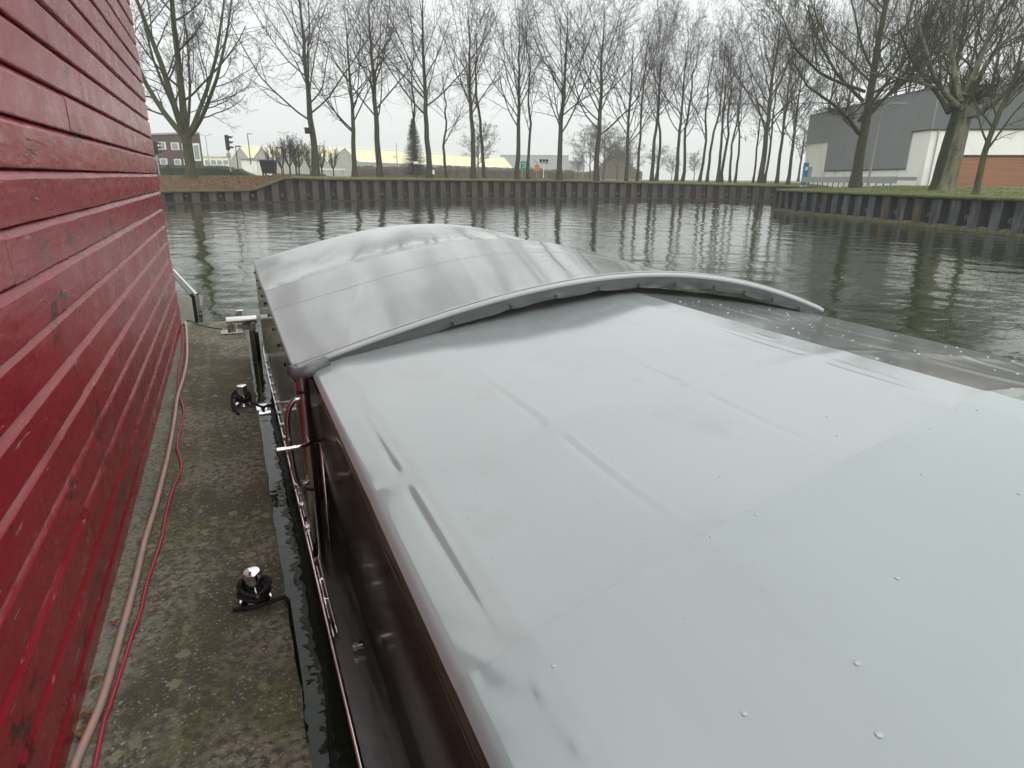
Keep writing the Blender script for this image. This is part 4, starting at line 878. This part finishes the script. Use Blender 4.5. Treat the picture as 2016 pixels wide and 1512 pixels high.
# hoses
def spline(P, n=8):
    P = [np.array(p, float) for p in P]; o = []
    for i in range(len(P)-1):
        p0 = P[max(i-1, 0)]; p1 = P[i]; p2 = P[i+1]; p3 = P[min(i+2, len(P)-1)]
        for k in range(n):
            t = k/n; o.append(.5*((2*p1)+(-p0+p2)*t+(2*p0-5*p1+4*p2-p3)*t*t+(-p0+3*p1-3*p2+p3)*t**3))
    o.append(P[-1]); return o
ph = [(362, 634), (367, 650), (368, 700), (362, 740), (350, 780), (345, 815), (338, 860), (330, 900), (318, 950), (305, 1000), (285, 1065), (265, 1150), (235, 1260), (200, 1380), (150, 1500), (120, 1570)]
pts = [onz(x, y, -1.872) for x, y in ph]
for p in pts: p[0] = max(p[0], WX+.035)
tag(MB().tube(spline(pts), .0155, 10).build('garden_hose', M['pinkhose'], smooth=True), 'salmon coloured hose running along the foot of the red boathouse wall', 'hose')
ph = [(359, 650), (360, 690), (352, 735), (353, 775), (362, 810), (355, 845), (349, 880), (357, 920), (342, 960), (330, 1000), (318, 1060), (302, 1110), (289, 1150), (281, 1185), (275, 1210), (262, 1245), (245, 1300), (235, 1330), (216, 1390), (205, 1420), (188, 1500), (170, 1580)]
pts = [onz(x, y, -1.886) for x, y in ph]
for p in pts: p[0] = max(p[0], WX+.02)
tag(MB().tube(spline(pts), .0085, 8).build('electric_cable', M['redcable'], smooth=True), 'thin red wavy cable lying on the pontoon beside the salmon hose', 'cable')
pts = [onz(x, y, -1.88) for x, y in [(361, 640), (366, 632), (378, 633), (395, 640), (415, 645), (437, 648)]]
tag(MB().tube(spline(pts), .008, 6).build('electric_cable', M['rope'], smooth=True), 'thin black cable crossing the far end of the pontoon to the steel bracket', 'cable')
# bollards with ropes
def bollard(X, Y, r, h, label, full=True):
    b = thing('bollard', label, 'bollard', (X, Y, PZ), 'steel bollards on the pontoon')
    MB().lathe((X, Y, PZ+.004), [(r*1.75, 0), (r*1.75, .006), (r*1.7, .01)], 28).build('base_plate', M['chrome'], b, smooth=True, angle=30)
    MB().lathe((X, Y, PZ+.010), [(r, 0), (r, h-.004), (r-.003, h-.001), (r-.006, h)], 28).build('post', M['chrome'], b, smooth=True, angle=30)
    if full: MB().tube([(X+r*.3, Y-r*2.0, PZ+h*.5), (X-r*.3, Y+r*2.0, PZ+h*.5)], .008, 12).build('cross_pin', M['chrome'], b, smooth=True, angle=40)
    return b
bollard(-.092, 2.74, .041, .155, 'nearest steel bollard wound with black rope on the pontoon')
bollard(-.062, 5.62, .043, .17, 'middle steel bollard with black rope near the upright mooring tube')
bollard(.0, 9.08, .05, .17, 'farthest steel bollard standing behind the steel mooring bracket', False)
def rope(X, Y, r, turns, tails, label, seed):
    rg = random.Random(seed); mb = MB(); z = PZ+.03
    pts = []; n = 22
    for k in range(int(turns*n)):
        q_ = 2*math.pi*k/n; rr_ = r+.012+.006*math.sin(q_*1.3+seed)+(.010 if (k//n) % 2 else 0)+.006*(k/n/turns)
        pts.append((X+rr_*math.cos(q_), Y+rr_*math.sin(q_)*1.05, z+.072*(k/n/turns)+.012*math.sin(q_*2+k*.02)))
    pts = [np.array(p) for p in pts]
    mb.tube(pts, .0105, 8)
    for t in tails: mb.tube(spline(t, 6), .0105, 8)
    return tag(mb.build('mooring_rope', M['rope'], smooth=True), label, 'rope')
e1 = onz(459, 1200, -1.885); e2 = onz(566, 1182, -1.87)
rope(-.092, 2.74, .041, 4.6, [[e1, onz(490, 1196, -1.88), onz(520, 1190, -1.87), onz(545, 1180, -1.84), onz(558, 1176, -1.86), e2, (.047, 2.71, PZ-.06), (.05, 2.68, PZ-.2), (.06, 2.62, PZ-.6)]], 'black rope coiled round the nearest bollard with its tail over the pontoon edge', 1)
e1 = onz(470, 815, -1.885)
rope(-.062, 5.62, .043, 2.6, [[e1, onz(458, 800, -1.88), onz(457, 780, -1.85), onz(466, 770, -1.8), onz(480, 782, -1.82)], [onz(490, 790, -1.85), onz(505, 797, -1.86), onz(520, 803, -1.87), (.07, 5.5, PZ-.02), (.10, 5.45, PZ+.02), (.18, 5.5, PZ+.0)]], 'black rope looped on the middle bollard and tied across to the boat', 2)
# mooring bracket: base plate, riser, horizontal arm, tube down into the water
Pb = onz(457, 655, -1.9); by = Pb[1]
br = thing('mooring_bracket', 'stainless steel bracket with a thick tube going down into the water at the pontoon end', 'bracket', Pb)
MB().box((Pb[0], by, PZ+.012), (.26, .2, .02), 0, .004).build('base_plate', M['steel'], br)
zt = PZ+.15; xT = .135
MB().tube([(Pb[0], by, PZ+.02), (Pb[0], by, zt-.02)], .05, 16).build('riser', M['steel'], br, smooth=True, angle=40)
MB().tube([(Pb[0]-.05, by, zt), (xT+.05, by, zt)], .055, 18).build('arm', M['steel'], br, smooth=True, angle=40)
MB().tube([(xT, by, zt-.04), (xT, by, -1.2)], .055, 18).build('tube', M['steel'], br, smooth=True, angle=40)
MB().box(((Pb[0]+.1+xT)/2, by, zt-.09), (.22, .02, .07)).build('gusset', M['steel'], br)
# fitting on the pontoon edge near the second bollard
cb = thing('clamp_fitting', 'small shiny steel clamp at the pontoon edge holding the black rope', 'clamp', (.08, 5.45, PZ))
MB().box((.075, 5.52, PZ-.01), (.09, .14, .02), 0, .004).build('plate', M['chrome'], cb); MB().tube([(.05, 5.42, PZ-.03), (.14, 5.42, PZ-.03)], .022, 12).build('barrel', M['chrome'], cb, smooth=True, angle=40); MB().tube([(.1, 5.6, PZ-.03), (.16, 5.62, PZ-.03)], .018, 12).build('barrel', M['chrome'], cb, smooth=True, angle=40)
# gangway platform and rail beyond the pontoon
gp = thing('jetty', 'dark wet plank landing beyond the pontoon end', 'jetty', (-1.2, 10.6, PZ-.1))
for k in range(14): MB().box((-1.28, 9.48+k*.165, PZ-.07), (1.5, .155, .04), 0, .004).build('plank', M['plank'], gp)
MB().box((-1.28, 10.6, PZ-.25), (1.4, 2.2, .3)).build('float', M['darkhull'], gp)
rl = thing('handrail', 'low shiny steel handrail on the plank landing behind the red wall', 'handrail', (-.5, 9.6, PZ))
a = ony(398, 633, 9.6); t_ = ony(390, 581, 9.6); 
MB().box((a[0]-.01, 9.6, (a[2]+t_[2])/2), (.05, .05, t_[2]-a[2]), 0, .004).build('post', M['chrome'], rl)
MB().box((a[0]-.065, 9.6, (a[2]+t_[2])/2), (.045, .05, t_[2]-a[2]), 0, .004).build('post', M['darkhull'], rl)
dst = onz(345, 534, t_[2]-CAMH)
for o_, mt in ((0, 'chrome'), (-.07, 'darkhull')):
    MB().tube([(a[0]-.01+o_, 9.6, t_[2]), (dst[0]+o_, dst[1], t_[2]), (dst[0]-.4+o_, dst[1]+1.2, t_[2])], .026, 10).build('rail', M[mt], rl, smooth=True, angle=40)
# ------------------------------------------------------------ boat hull
HB = thing('covered_boat', 'long grey boat with a dark hull moored beside the pontoon', 'boat', (1.9, 3, 0))
DZ = CAMH-1.93
def hull_outline(y):                 # half width
    return 1.76 if y < 7.4 else 1.76*math.sqrt(max(0, 1-((y-7.4)/3.0)**2))
ys = list(np.linspace(-3, 7.4, 30))+list(7.4+3*np.sin(np.linspace(0.08, math.pi/2, 16)))
vv = []; ff = []
for y in ys:
    hw = hull_outline(y); c = 1.96
    for dx, z in ((-1.0, DZ), (-1.0, DZ-.14), (-.97, -.05), (-.8, -.6)): vv.append((c+dx*hw, y, z))
    for dx, z in ((.8, -.6), (.97, -.05), (1.0, DZ-.14), (1.0, DZ)): vv.append((c+dx*hw, y, z))
N = len(ys); ff = [(i*8+k, i*8+k+1, (i+1)*8+k+1, (i+1)*8+k) for i in range(N-1) for k in range(7)]
MB().add(vv, ff).build('hull', M['darkhull'], HB, smooth=True, angle=40)
vv = []
for y in ys:
    hw = hull_outline(y); vv += [(1.96-hw, y, DZ), (1.96-hw+min(.30, hw*.5), y, DZ+.005), (1.96+hw-min(.30, hw*.5), y, DZ+.005), (1.96+hw, y, DZ)]
MB().add(vv, [(i*4+k, i*4+k+1, (i+1)*4+k+1, (i+1)*4+k) for i in range(N-1) for k in (0, 1, 2)]).build('deck', M['hull'], HB)
for sd, nm in ((-1, ''), (1, '')):
    pts = [(1.96+sd*(hull_outline(y)+.004), y, DZ-.005) for y in ys]
    MB().tube(pts, .013, 8).build('rub_rail', M['chrome'], HB, smooth=True)
# lower cabin side under the low cover, deck ledge details
MB().box((.47, .4, DZ+.16), (.24, 5.0, .30), 0, .01).build('cabin_side', M['darkhull'], HB)
MB().box((1.96, .4, DZ+.52), (3.0, 4.9, 1.0)).build('cabin', M['darkhull'], HB)
MB().box((1.2, 6.9, DZ+.28), (1.4, .5, .55), 0, .03).build('locker', M['olive'], HB)
MB().box((.45, 4.2, DZ+.19), (.3, .7, .36), 0, .03).build('locker', M['olive'], HB)
for y in (2.25,): MB().box((.29, y, DZ+.03), (.05, .022, .03), 0, .005).build('deck_hook', M['chrome'], HB)
# ------------------------------------------------------------ low cover
HY = 1.65
WR = []
def low_z(X, Y):
    base = np.interp(X, [.28, .296, .44, .9, 1.45, 2.02, 2.16, 2.7, 3.2, 3.66], [-.900, -.884, -.842, -.765, -.70, -.645, -.640, -.705, -.785, -.88])
    # hoops and slack between them
    bay = 0
    nh = .84+.125*X
    for h0, h1, dp in ((-1.3, nh, .045), (nh, HY, .010), (HY, 3.36, .016)):
        if h0 <= Y <= h1: t = (Y-h0)/(h1-h0); bay = -dp*math.sin(math.pi*t)**1.0*min(1, (X-.28)/.3)*min(1, (3.66-X)/.3)*(1-.95*math.exp(-((X-2.14)/.45)**2))
    z = base+bay
    for xc, A_ in ((.40, .012), (.90, .016), (1.46, .011), (2.02, .014)):
        d = X-xc; dy = abs(Y-HY)
        if Y > nh:
            am = A_*math.exp(-((dy-.12)/.38)**2)*min(1, max(0, (dy-.03)/.06))*min(1, max(0, (Y-nh)/.14))
            am *= 1+.5*noise.noise(Vector((Y*5, xc, 0)))
            z += am*(.24*math.exp(-(d/.007)**2)-.34*math.exp(-((d+.015)/.011)**2))
    # hoop band
    z += .0035*math.exp(-((Y-HY)/.05)**2)+.002*math.exp(-((Y-nh)/.03)**2)
    z += .004*noise.noise(Vector((X*1.0, Y*.9, .3)))
    if X > 2.16:
        for xc in (2.55, 2.95, 3.35): z += .005*math.exp(-((X-xc)/.02)**2)
    for (ax, ay, bx, by, am_, wd_) in WR:
        if abs(X-ax) > .35 or abs(Y-ay) > .35: continue
        ux, uy = bx-ax, by-ay; l2_ = ux*ux+uy*uy; t_ = max(0, min(1, ((X-ax)*ux+(Y-ay)*uy)/l2_))
        dd_ = math.hypot(X-ax-ux*t_, Y-ay-uy*t_); sg_ = 1 if (X-ax)*uy-(Y-ay)*ux > 0 else -1
        z += am_*math.sin(math.pi*min(.97, max(.03, t_)))*(math.exp(-(dd_/wd_)**2)-.5*sg_*(dd_/wd_)*math.exp(-(dd_/wd_)**2))
    # pinched wrinkles where the cover is tied at the near hoop
    d2 = math.hypot((X-.38)/1.0, (Y-.86)/1.2)
    z += .0006*math.exp(-(d2/.12)**2)*math.sin((X*60+Y*35))
    return CAMH+z
def hit(px, py):
    z = -.75
    for _ in range(14):
        P = onz(px, py, z); z = .5*z+.5*(low_z(min(max(P[0], .3), 3.6), min(max(P[1], -1.2), 2.97))-CAMH)
    return P
_wr = []
for x0_, y0_, x1_, y1_, am_, wd_ in [(1052, 1325, 1072, 1385, .0014, .009), (1070, 1380, 1140, 1490, .0013, .014), (1062, 1378, 1105, 1366, .0010, .007), (1120, 1440, 1160, 1512, .002, .012), (1245, 1143, 1300, 1131, .0016, .006), (1285, 1165, 1325, 1152, .0012, .010), (1438, 1062, 1470, 1092, .0014, .005), (1430, 1050, 1462, 1076, .001, .006),
                                     (1000, 1230, 1035, 1262, .0005, .012), (965, 1200, 1000, 1225, .0006, .010), (1480, 655, 1530, 672, .002, .010), (1880, 1340, 2010, 1460, .002, .03), (1800, 905, 1880, 930, .001, .008), (905, 1320, 940, 1365, .0015, .012), (1150, 1240, 1170, 1300, .001, .012), (1010, 890, 1090, 880, .001, .01)]:
    a_ = hit(x0_, y0_); b_ = hit(x1_, y1_); _wr.append((a_[0], a_[1], b_[0], b_[1], am_, wd_))
WR += _wr
xs = sorted(set([.28, .283, .287, .292, .30, .31, .32]+list(np.arange(.33, .6, .009))+list(np.arange(.6, 2.2, .012))+list(np.arange(2.2, 3.61, .03))+[3.62, 3.64, 3.66]))
yl = list(np.arange(-1.3, .5, .05))+list(np.arange(.5, 3.36, .015))+[3.36]
nx, ny = len(xs), len(yl)
def skew(v_, X): return v_+(.84+.125*X-.97)*math.exp(-((v_-.97)/.55)**2)
yl = sorted(set([round(float(q_), 4) for q_ in yl if abs(q_-.97) > .008]+[.97]))
ny = len(yl)
vv = [(X, skew(Yv, X), low_z(X, skew(Yv, X))) for Yv in yl for X in xs]; ff = [(j*nx+i, j*nx+i+1, (j+1)*nx+i+1, (j+1)*nx+i) for j in range(ny-1) for i in range(nx-1)]
LT = thing('boat_cover', 'smooth grey vinyl cover stretched in a low gable over the near half of the boat', 'boat cover', (1.96, .8, DZ))
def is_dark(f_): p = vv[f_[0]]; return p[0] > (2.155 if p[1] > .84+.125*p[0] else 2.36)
jn_ = yl.index(.97)*nx
MB().add(vv, [f_ for f_ in ff if not is_dark(f_) and f_[0] >= jn_]).build('top_sheet', M['tarp'], LT, smooth=True, angle=50)
MB().add([(x_, y_, z_+.0022) for x_, y_, z_ in vv], [f_ for f_ in ff if not is_dark(f_) and f_[0] < jn_]).build('near_sheet', M['tarpnear'], LT, smooth=True, angle=50)
MB().add(vv, [f_ for f_ in ff if is_dark(f_)]).build('dark_slope', M['tarpslope'], LT, smooth=True, angle=50)  # right slope faces split off and given a darker base colour
# left side sheet, hanging from the eave
def side(a, b):
    Y = -1.3+4.66*a; zt_ = low_z(.28, Y); z = zt_+(DZ+.30-zt_)*b
    X = .28+.055*b**1.2-.010*math.sin(math.pi*b)+.0025*noise.noise(Vector((Y*1.2, z*1.6, 5)))*b
    return (X-.004*math.sin(min(1, b*12)*math.pi), Y, z)
v, f = grid(200, 40, side); MB().add(v, f).build('side_sheet', M['tarpside'], LT, smooth=True)
v, f = grid(60, 12, lambda a, b: (3.66+.03*b, -1.3+4.66*a, low_z(3.66, -1.3+4.66*a)*(1-b)+(DZ+.3)*b)); MB().add(v, f).build('side_sheet', M['tarpside'], LT, smooth=True)
v, f = grid(60, 8, lambda a, b: (.28+3.38*a, 3.36, low_z(.28+3.38*a, 3.36)*(1-b)+(DZ+.3)*b)); MB().add(v, f).build('end_sheet', M['tarpside'], LT, smooth=True)
# rain drops on the sheet: located where the photo shows them
def hit(px, py):
    z = -.75
    for _ in range(14):
        P = onz(px, py, z); z = .5*z+.5*(low_z(min(max(P[0], .3), 3.6), min(max(P[1], -1.2), 2.97))-CAMH)
    return P
drops = [(1417, 938, .0042), (1177, 989, .0036), (1270, 1058, .0036), (1488, 1015, .004), (1400, 1058, .0042), (1816, 936, .005), (2007, 974, .0055), (1766, 1140, .006), (1687, 1308, .0066), (1465, 1407, .006), (1730, 1449, .007), (1090, 1313, .0045), (970, 1099, .0036), (921, 1019, .003), (975, 985, .003), (937, 963, .003), (856, 944, .003), (840, 963, .003), (748, 797, .002), (1628, 820, .005), (1648, 857, .005), (1178, 738, .003), (1496, 714, .004), (1360, 684, .003), (1110, 640, .003), (1225, 1072, .002), (1640, 987, .002), (1831, 846, .004), (1924, 809, .005), (1882, 806, .003), (1559, 694, .003), (1553, 670, .003), (1515, 684, .003), (1438, 675, .003), (1312, 713, .003), (1180, 624, .003), (1268, 620, .003), (998, 722, .003), (1140, 648, .003), (1283, 645, .003), (1336, 637, .003), (1389, 620, .003), (2000, 700, .004)]
mb = MB()
for px, py, r in drops:
    P = hit(px, py); r *= .9
    for (q0, zz) in ((1.0, 0), (.92, .28), (.7, .5), (.35, .62)): pass
    mb.lathe((P[0], P[1], low_z(P[0], P[1])+(.0022 if P[1] < .84+.125*P[0] else 0)-.0002), [(r, 0), (r*.95, r*.2), (r*.75, r*.36), (r*.4, r*.46), (r*.05, r*.5)], 14)
tag(mb.build('rain_drops', M['drop'], smooth=True), 'scattered clear rain drops lying on the smooth grey boat cover', 'rain drops', kind='stuff')
mb = MB(); rg = random.Random(4)
for k in range(85):
    X = rg.uniform(2.2, 3.62); Y = rg.uniform(.9, 2.95); r = rg.choice((.0018, .0025, .003, .004, .005)); z = low_z(X, Y)
    mb.lathe((X, Y, z-.0005), [(r*1.3, 0), (r*1.15, r*.35), (r*.8, r*.6), (r*.1, r*.8)], 8)
tag(mb.build('rain_drops', M['droppale'], smooth=True), 'pale rain drops scattered on the right slope of the boat cover', 'rain drops', kind='stuff')
# ------------------------------------------------------------ arched canopy
AX = [.2, .35, .66, .95, 1.28, 1.56, 1.88, 2.17, 2.68, 3.11, 3.44, 3.7]; AZ = [-.872, -.828, -.742, -.670, -.603, -.558, -.528, -.520, -.565, -.650, -.752, -.842]
co = np.polyfit(AX, AZ, 4)
def arch(X): return float(np.polyval(co, X))
CY0, CYM, CY1 = 3.06, 5.3, 7.32
def can_z(X, Y):
    z = arch(X); e_ = min(1, (X-.2)/.5)*min(1, (3.7-X)/.5)
    if Y <= CYM: t = (Y-CY0)/(CYM-CY0); z -= .040*math.sin(math.pi*t)**.8*(.35+.65*e_)
    else: t = (Y-CYM)/(CY1-CYM); z -= .075*math.sin(math.pi*t)**.8*(.35+.65*e_)
    z += .006*noise.noise(Vector((X*1.0, Y*.9, 7)))
    z += .003*noise.noise(Vector((X*.7, Y*4.0, 11)))*min(1, max(0, (X-1.6)))*(1 if Y > 4.2 else .3)
    # diagonal creases
    d = (X-.55)-(Y-3.4)*.22; z += (.0035*math.exp(-(d/.012)**2)-.003*math.exp(-((d-.03)/.02)**2))*math.exp(-((Y-3.9)/.6)**2)
    d = (X-1.35)-(Y-3.6)*.25; z += .003*math.exp(-(d/.012)**2)*math.exp(-((Y-4.2)/.5)**2)
    return CAMH+z
CN = thing('boat_canopy', 'arched grey vinyl canopy over the far half of the boat', 'boat canopy', (1.95, 5.2, DZ))
nx, ny = 150, 170; xs = np.linspace(.2, 3.7, nx); yl = np.linspace(CY0, CY1, ny)
vv = [(X, Y, can_z(X, Y)) for Y in yl for X in xs]; ff = [(j*nx+i, j*nx+i+1, (j+1)*nx+i+1, (j+1)*nx+i) for j in range(ny-1) for i in range(nx-1)]
MB().add(vv, ff).build('roof_sheet', M['canopy'], CN, smooth=True)
for ysm in (4.55, CYM+.02):
    MB().tube([(X, ysm, can_z(X, ysm)-.0015) for X in np.linspace(.21, 3.69, 90)], .0032, 6).build('seam', M['seam'], CN, smooth=True)
# front hem: rolled sleeve around the bow with a hanging flap
X_ = np.linspace(.2, 3.7, 110)
MB().tube([(x, CY0-.012, CAMH+arch(x)-.014) for x in X_], .017, 14).build('front_sleeve', M['canopy'], CN, smooth=True, angle=60)
MB().tube([(x, CY0-.004, CAMH+arch(x)+.006) for x in X_], .004, 6).build('seam', M['canopy'], CN, smooth=True)
hooks = [(1.0, 0), (1.33, 0), (1.6, 0), (1.87, 0), (2.14, 0), (2.4, 0), (2.7, 0), (2.95, 0), (3.2, 0), (3.45, 0)]
def flap(a, b):
    x = .24+3.42*a; sc_ = 0
    for hx_, _ in hooks: sc_ = max(sc_, math.exp(-((x-hx_)/.05)**2))
    wv = .012*noise.noise(Vector((x*9, 2, 3))); hh = (.066+.010*noise.noise(Vector((x*5, 1, 1))))*(1-.15*sc_)
    return (x, CY0-.027+.012*b*(1+noise.noise(Vector((x*9, b*2, 3))))+wv*.6*b-.006*sc_*b, CAMH+arch(x)-.022-hh*b)
v, f = grid(260, 7, flap); flp = MB().add(v, f).build('front_flap', M['hem'], CN, smooth=True)
for hx_, _ in hooks:
    z = CAMH+arch(hx_)-.072; mb = MB()
    c_ = (hx_, CY0-.04, z+.012); pts = [(c_[0]+.008*math.cos(q_), c_[1], c_[2]+.008*math.sin(q_)) for q_ in np.linspace(0, 2*math.pi, 12, endpoint=False)]
    mb.tube(pts, .0022, 6, closed=True); mb.tube([(c_[0], c_[1]-.004, c_[2]), (c_[0]-.003, c_[1]+.0, z-.004)], .0035, 6); mb.build('hook', M['blackp'], flp, smooth=True)
# frame bows
for yb in (CY0+.01, CYM, CY1):
    MB().tube([(x, yb, CAMH+arch(x)-.055 if yb < 4 else can_z(x, yb)-.032) for x in np.linspace(.22, 3.68, 40)], .02, 8).build('frame_bow', M['steel'], CN, smooth=True)
# eave pipes and side panels
def sidep(xe, sg):
    def fn(a, b):
        Y = CY0+.05+(CY1-CY0-.05)*a; z = can_z(xe, Y)-.01; zz_ = z+(DZ+.02-z)*b
        return (xe+sg*(.012*noise.noise(Vector((Y*1.5, b*2, sg)))*b+.02*b), Y, zz_)
    return grid(90, 16, fn)
for xe, sg in ((.2, 1), (3.7, -1)):
    v, f = sidep(xe, sg*.3); MB().add(v, f).build('side_window', M['vinyl'], CN, smooth=True)
    MB().tube([(xe, Y, can_z(xe, Y)) for Y in np.linspace(CY0, CY1, 60)], .007, 8).build('eave_piping', M['hem'], CN, smooth=True)
v, f = grid(60, 12, lambda a, b: (.2+3.5*a, CY1+.01, can_z(.2+3.5*a, CY1)*(1-b)+(DZ+.02)*b)); MB().add(v, f).build('end_window', M['vinyl'], CN, smooth=True)
for k in range(9):
    Y = 3.5+k*.46; z = can_z(.2, Y)-.08
    MB().box((.192, Y, z-.02), (.014, .022, .022), 0, .004).build('fastener', M['blackp'], CN)
for k in range(14):
    Y = 3.3+k*.28; MB().box((.20, Y, DZ+.035), (.02, .03, .035), 0, .004).build('fastener', M['chrome'], CN)
# corner fold
a = ony(578, 722, 3.02); mb = MB(); mb.tube([(.2, 3.05, CAMH-.885), (.215, 3.0, CAMH-.90), (.26, 2.99, CAMH-.885), (.36, 3.02, CAMH-.852)], [.03, .036, .034, .028], 12); mb.build('corner_fold', M['hem'], CN, smooth=True)
# corner pole with grab bar and cross tube
PX, PY = .232, 3.0
pl_ = thing('canopy_pole', 'thick stainless steel corner pole holding up the front of the canopy', 'pole', (PX, PY, DZ))
MB().tube([(PX, PY, DZ-.2), (PX, PY, CAMH-.90)], .031, 18).build('tube', M['steel'], pl_, smooth=True, angle=40)
for zz in (CAMH-.985, CAMH-1.50): MB().tube([(PX, PY, zz), (PX, PY, zz+.014)], .033, 18).build('clamp_ring', M['blackp'], pl_, smooth=True, angle=40)
gb = [(590, 786), (580, 788), (571, 800), (566, 820), (567, 850), (573, 890), (580, 930), (587, 948), (603, 950), (608, 945)]
MB().tube(spline([ony(x, y, 2.98) for x, y in gb], 5), .0135, 12).build('grab_bar', M['steel'], pl_, smooth=True)
MB().tube(spline([ony(541, 887, 2.92), ony(575, 882, 2.92), ony(600, 877, 2.93), ony(617, 869, 3.0), ony(626, 868, 3.05)], 5), .011, 12).build('cross_tube', M['chrome'], pl_, smooth=True)
MB().tube([ony(632, 870, 3.08), ony(660, 1190, 3.08)], .010, 10).build('stay', M['steel'], pl_, smooth=True)
MB().tube([ony(618, 960, 3.0), ony(632, 958, 3.0)], .012, 10).build('bolt', M['chrome'], pl_, smooth=True)
# deck-edge channel with bright rail near the pole
rr_ = thing('side_rail', 'bright steel rail with small hooks along the left gunwale of the boat', 'rail', (.205, 3.3, DZ))
for xx, zz in ((.206, DZ+.03), (.222, DZ+.045)):
    MB().tube([(xx, y, zz+.002*math.sin(y*9)) for y in np.linspace(2.35, 4.6, 40)], .006, 8).build('rod', M['chrome'], rr_, smooth=True)
for k in range(14): MB().box((.213, 2.45+k*.16, DZ+.025), (.03, .016, .05), 0, .003).build('hook', M['chrome' if k % 3 else 'blackp'], rr_)
# fender
# hose hanging in the gap near the camera
pts = [(.16, 2.35, DZ-.1), (.13, 2.1, DZ-.25), (.12, 1.85, DZ-.32), (.14, 1.6, DZ-.2), (.165, 1.4, DZ-.05)]
tag(MB().tube(spline(pts), .009, 8).build('mooring_rope', M['rope'], smooth=True), 'dark slack line hanging against the hull near the lower edge of the view', 'rope')
# ------------------------------------------------------------ haze
hz = MB().box((0, 0, 18.5), (860, 860, 43)).build('haze', None); tag(hz, kind='stuff')
hm = bpy.data.materials.new('haze'); hm.use_nodes = True; t = hm.node_tree; t.nodes.remove(t.nodes['Principled BSDF'])
pv = t.nodes.new('ShaderNodeVolumePrincipled'); pv.inputs['Density'].default_value = .0008; pv.inputs['Color'].default_value = (1, 1, 1, 1); pv.inputs['Anisotropy'].default_value = .2
t.links.new(pv.outputs[0], t.nodes['Material Output'].inputs['Volume']); hz.data.materials.append(hm)
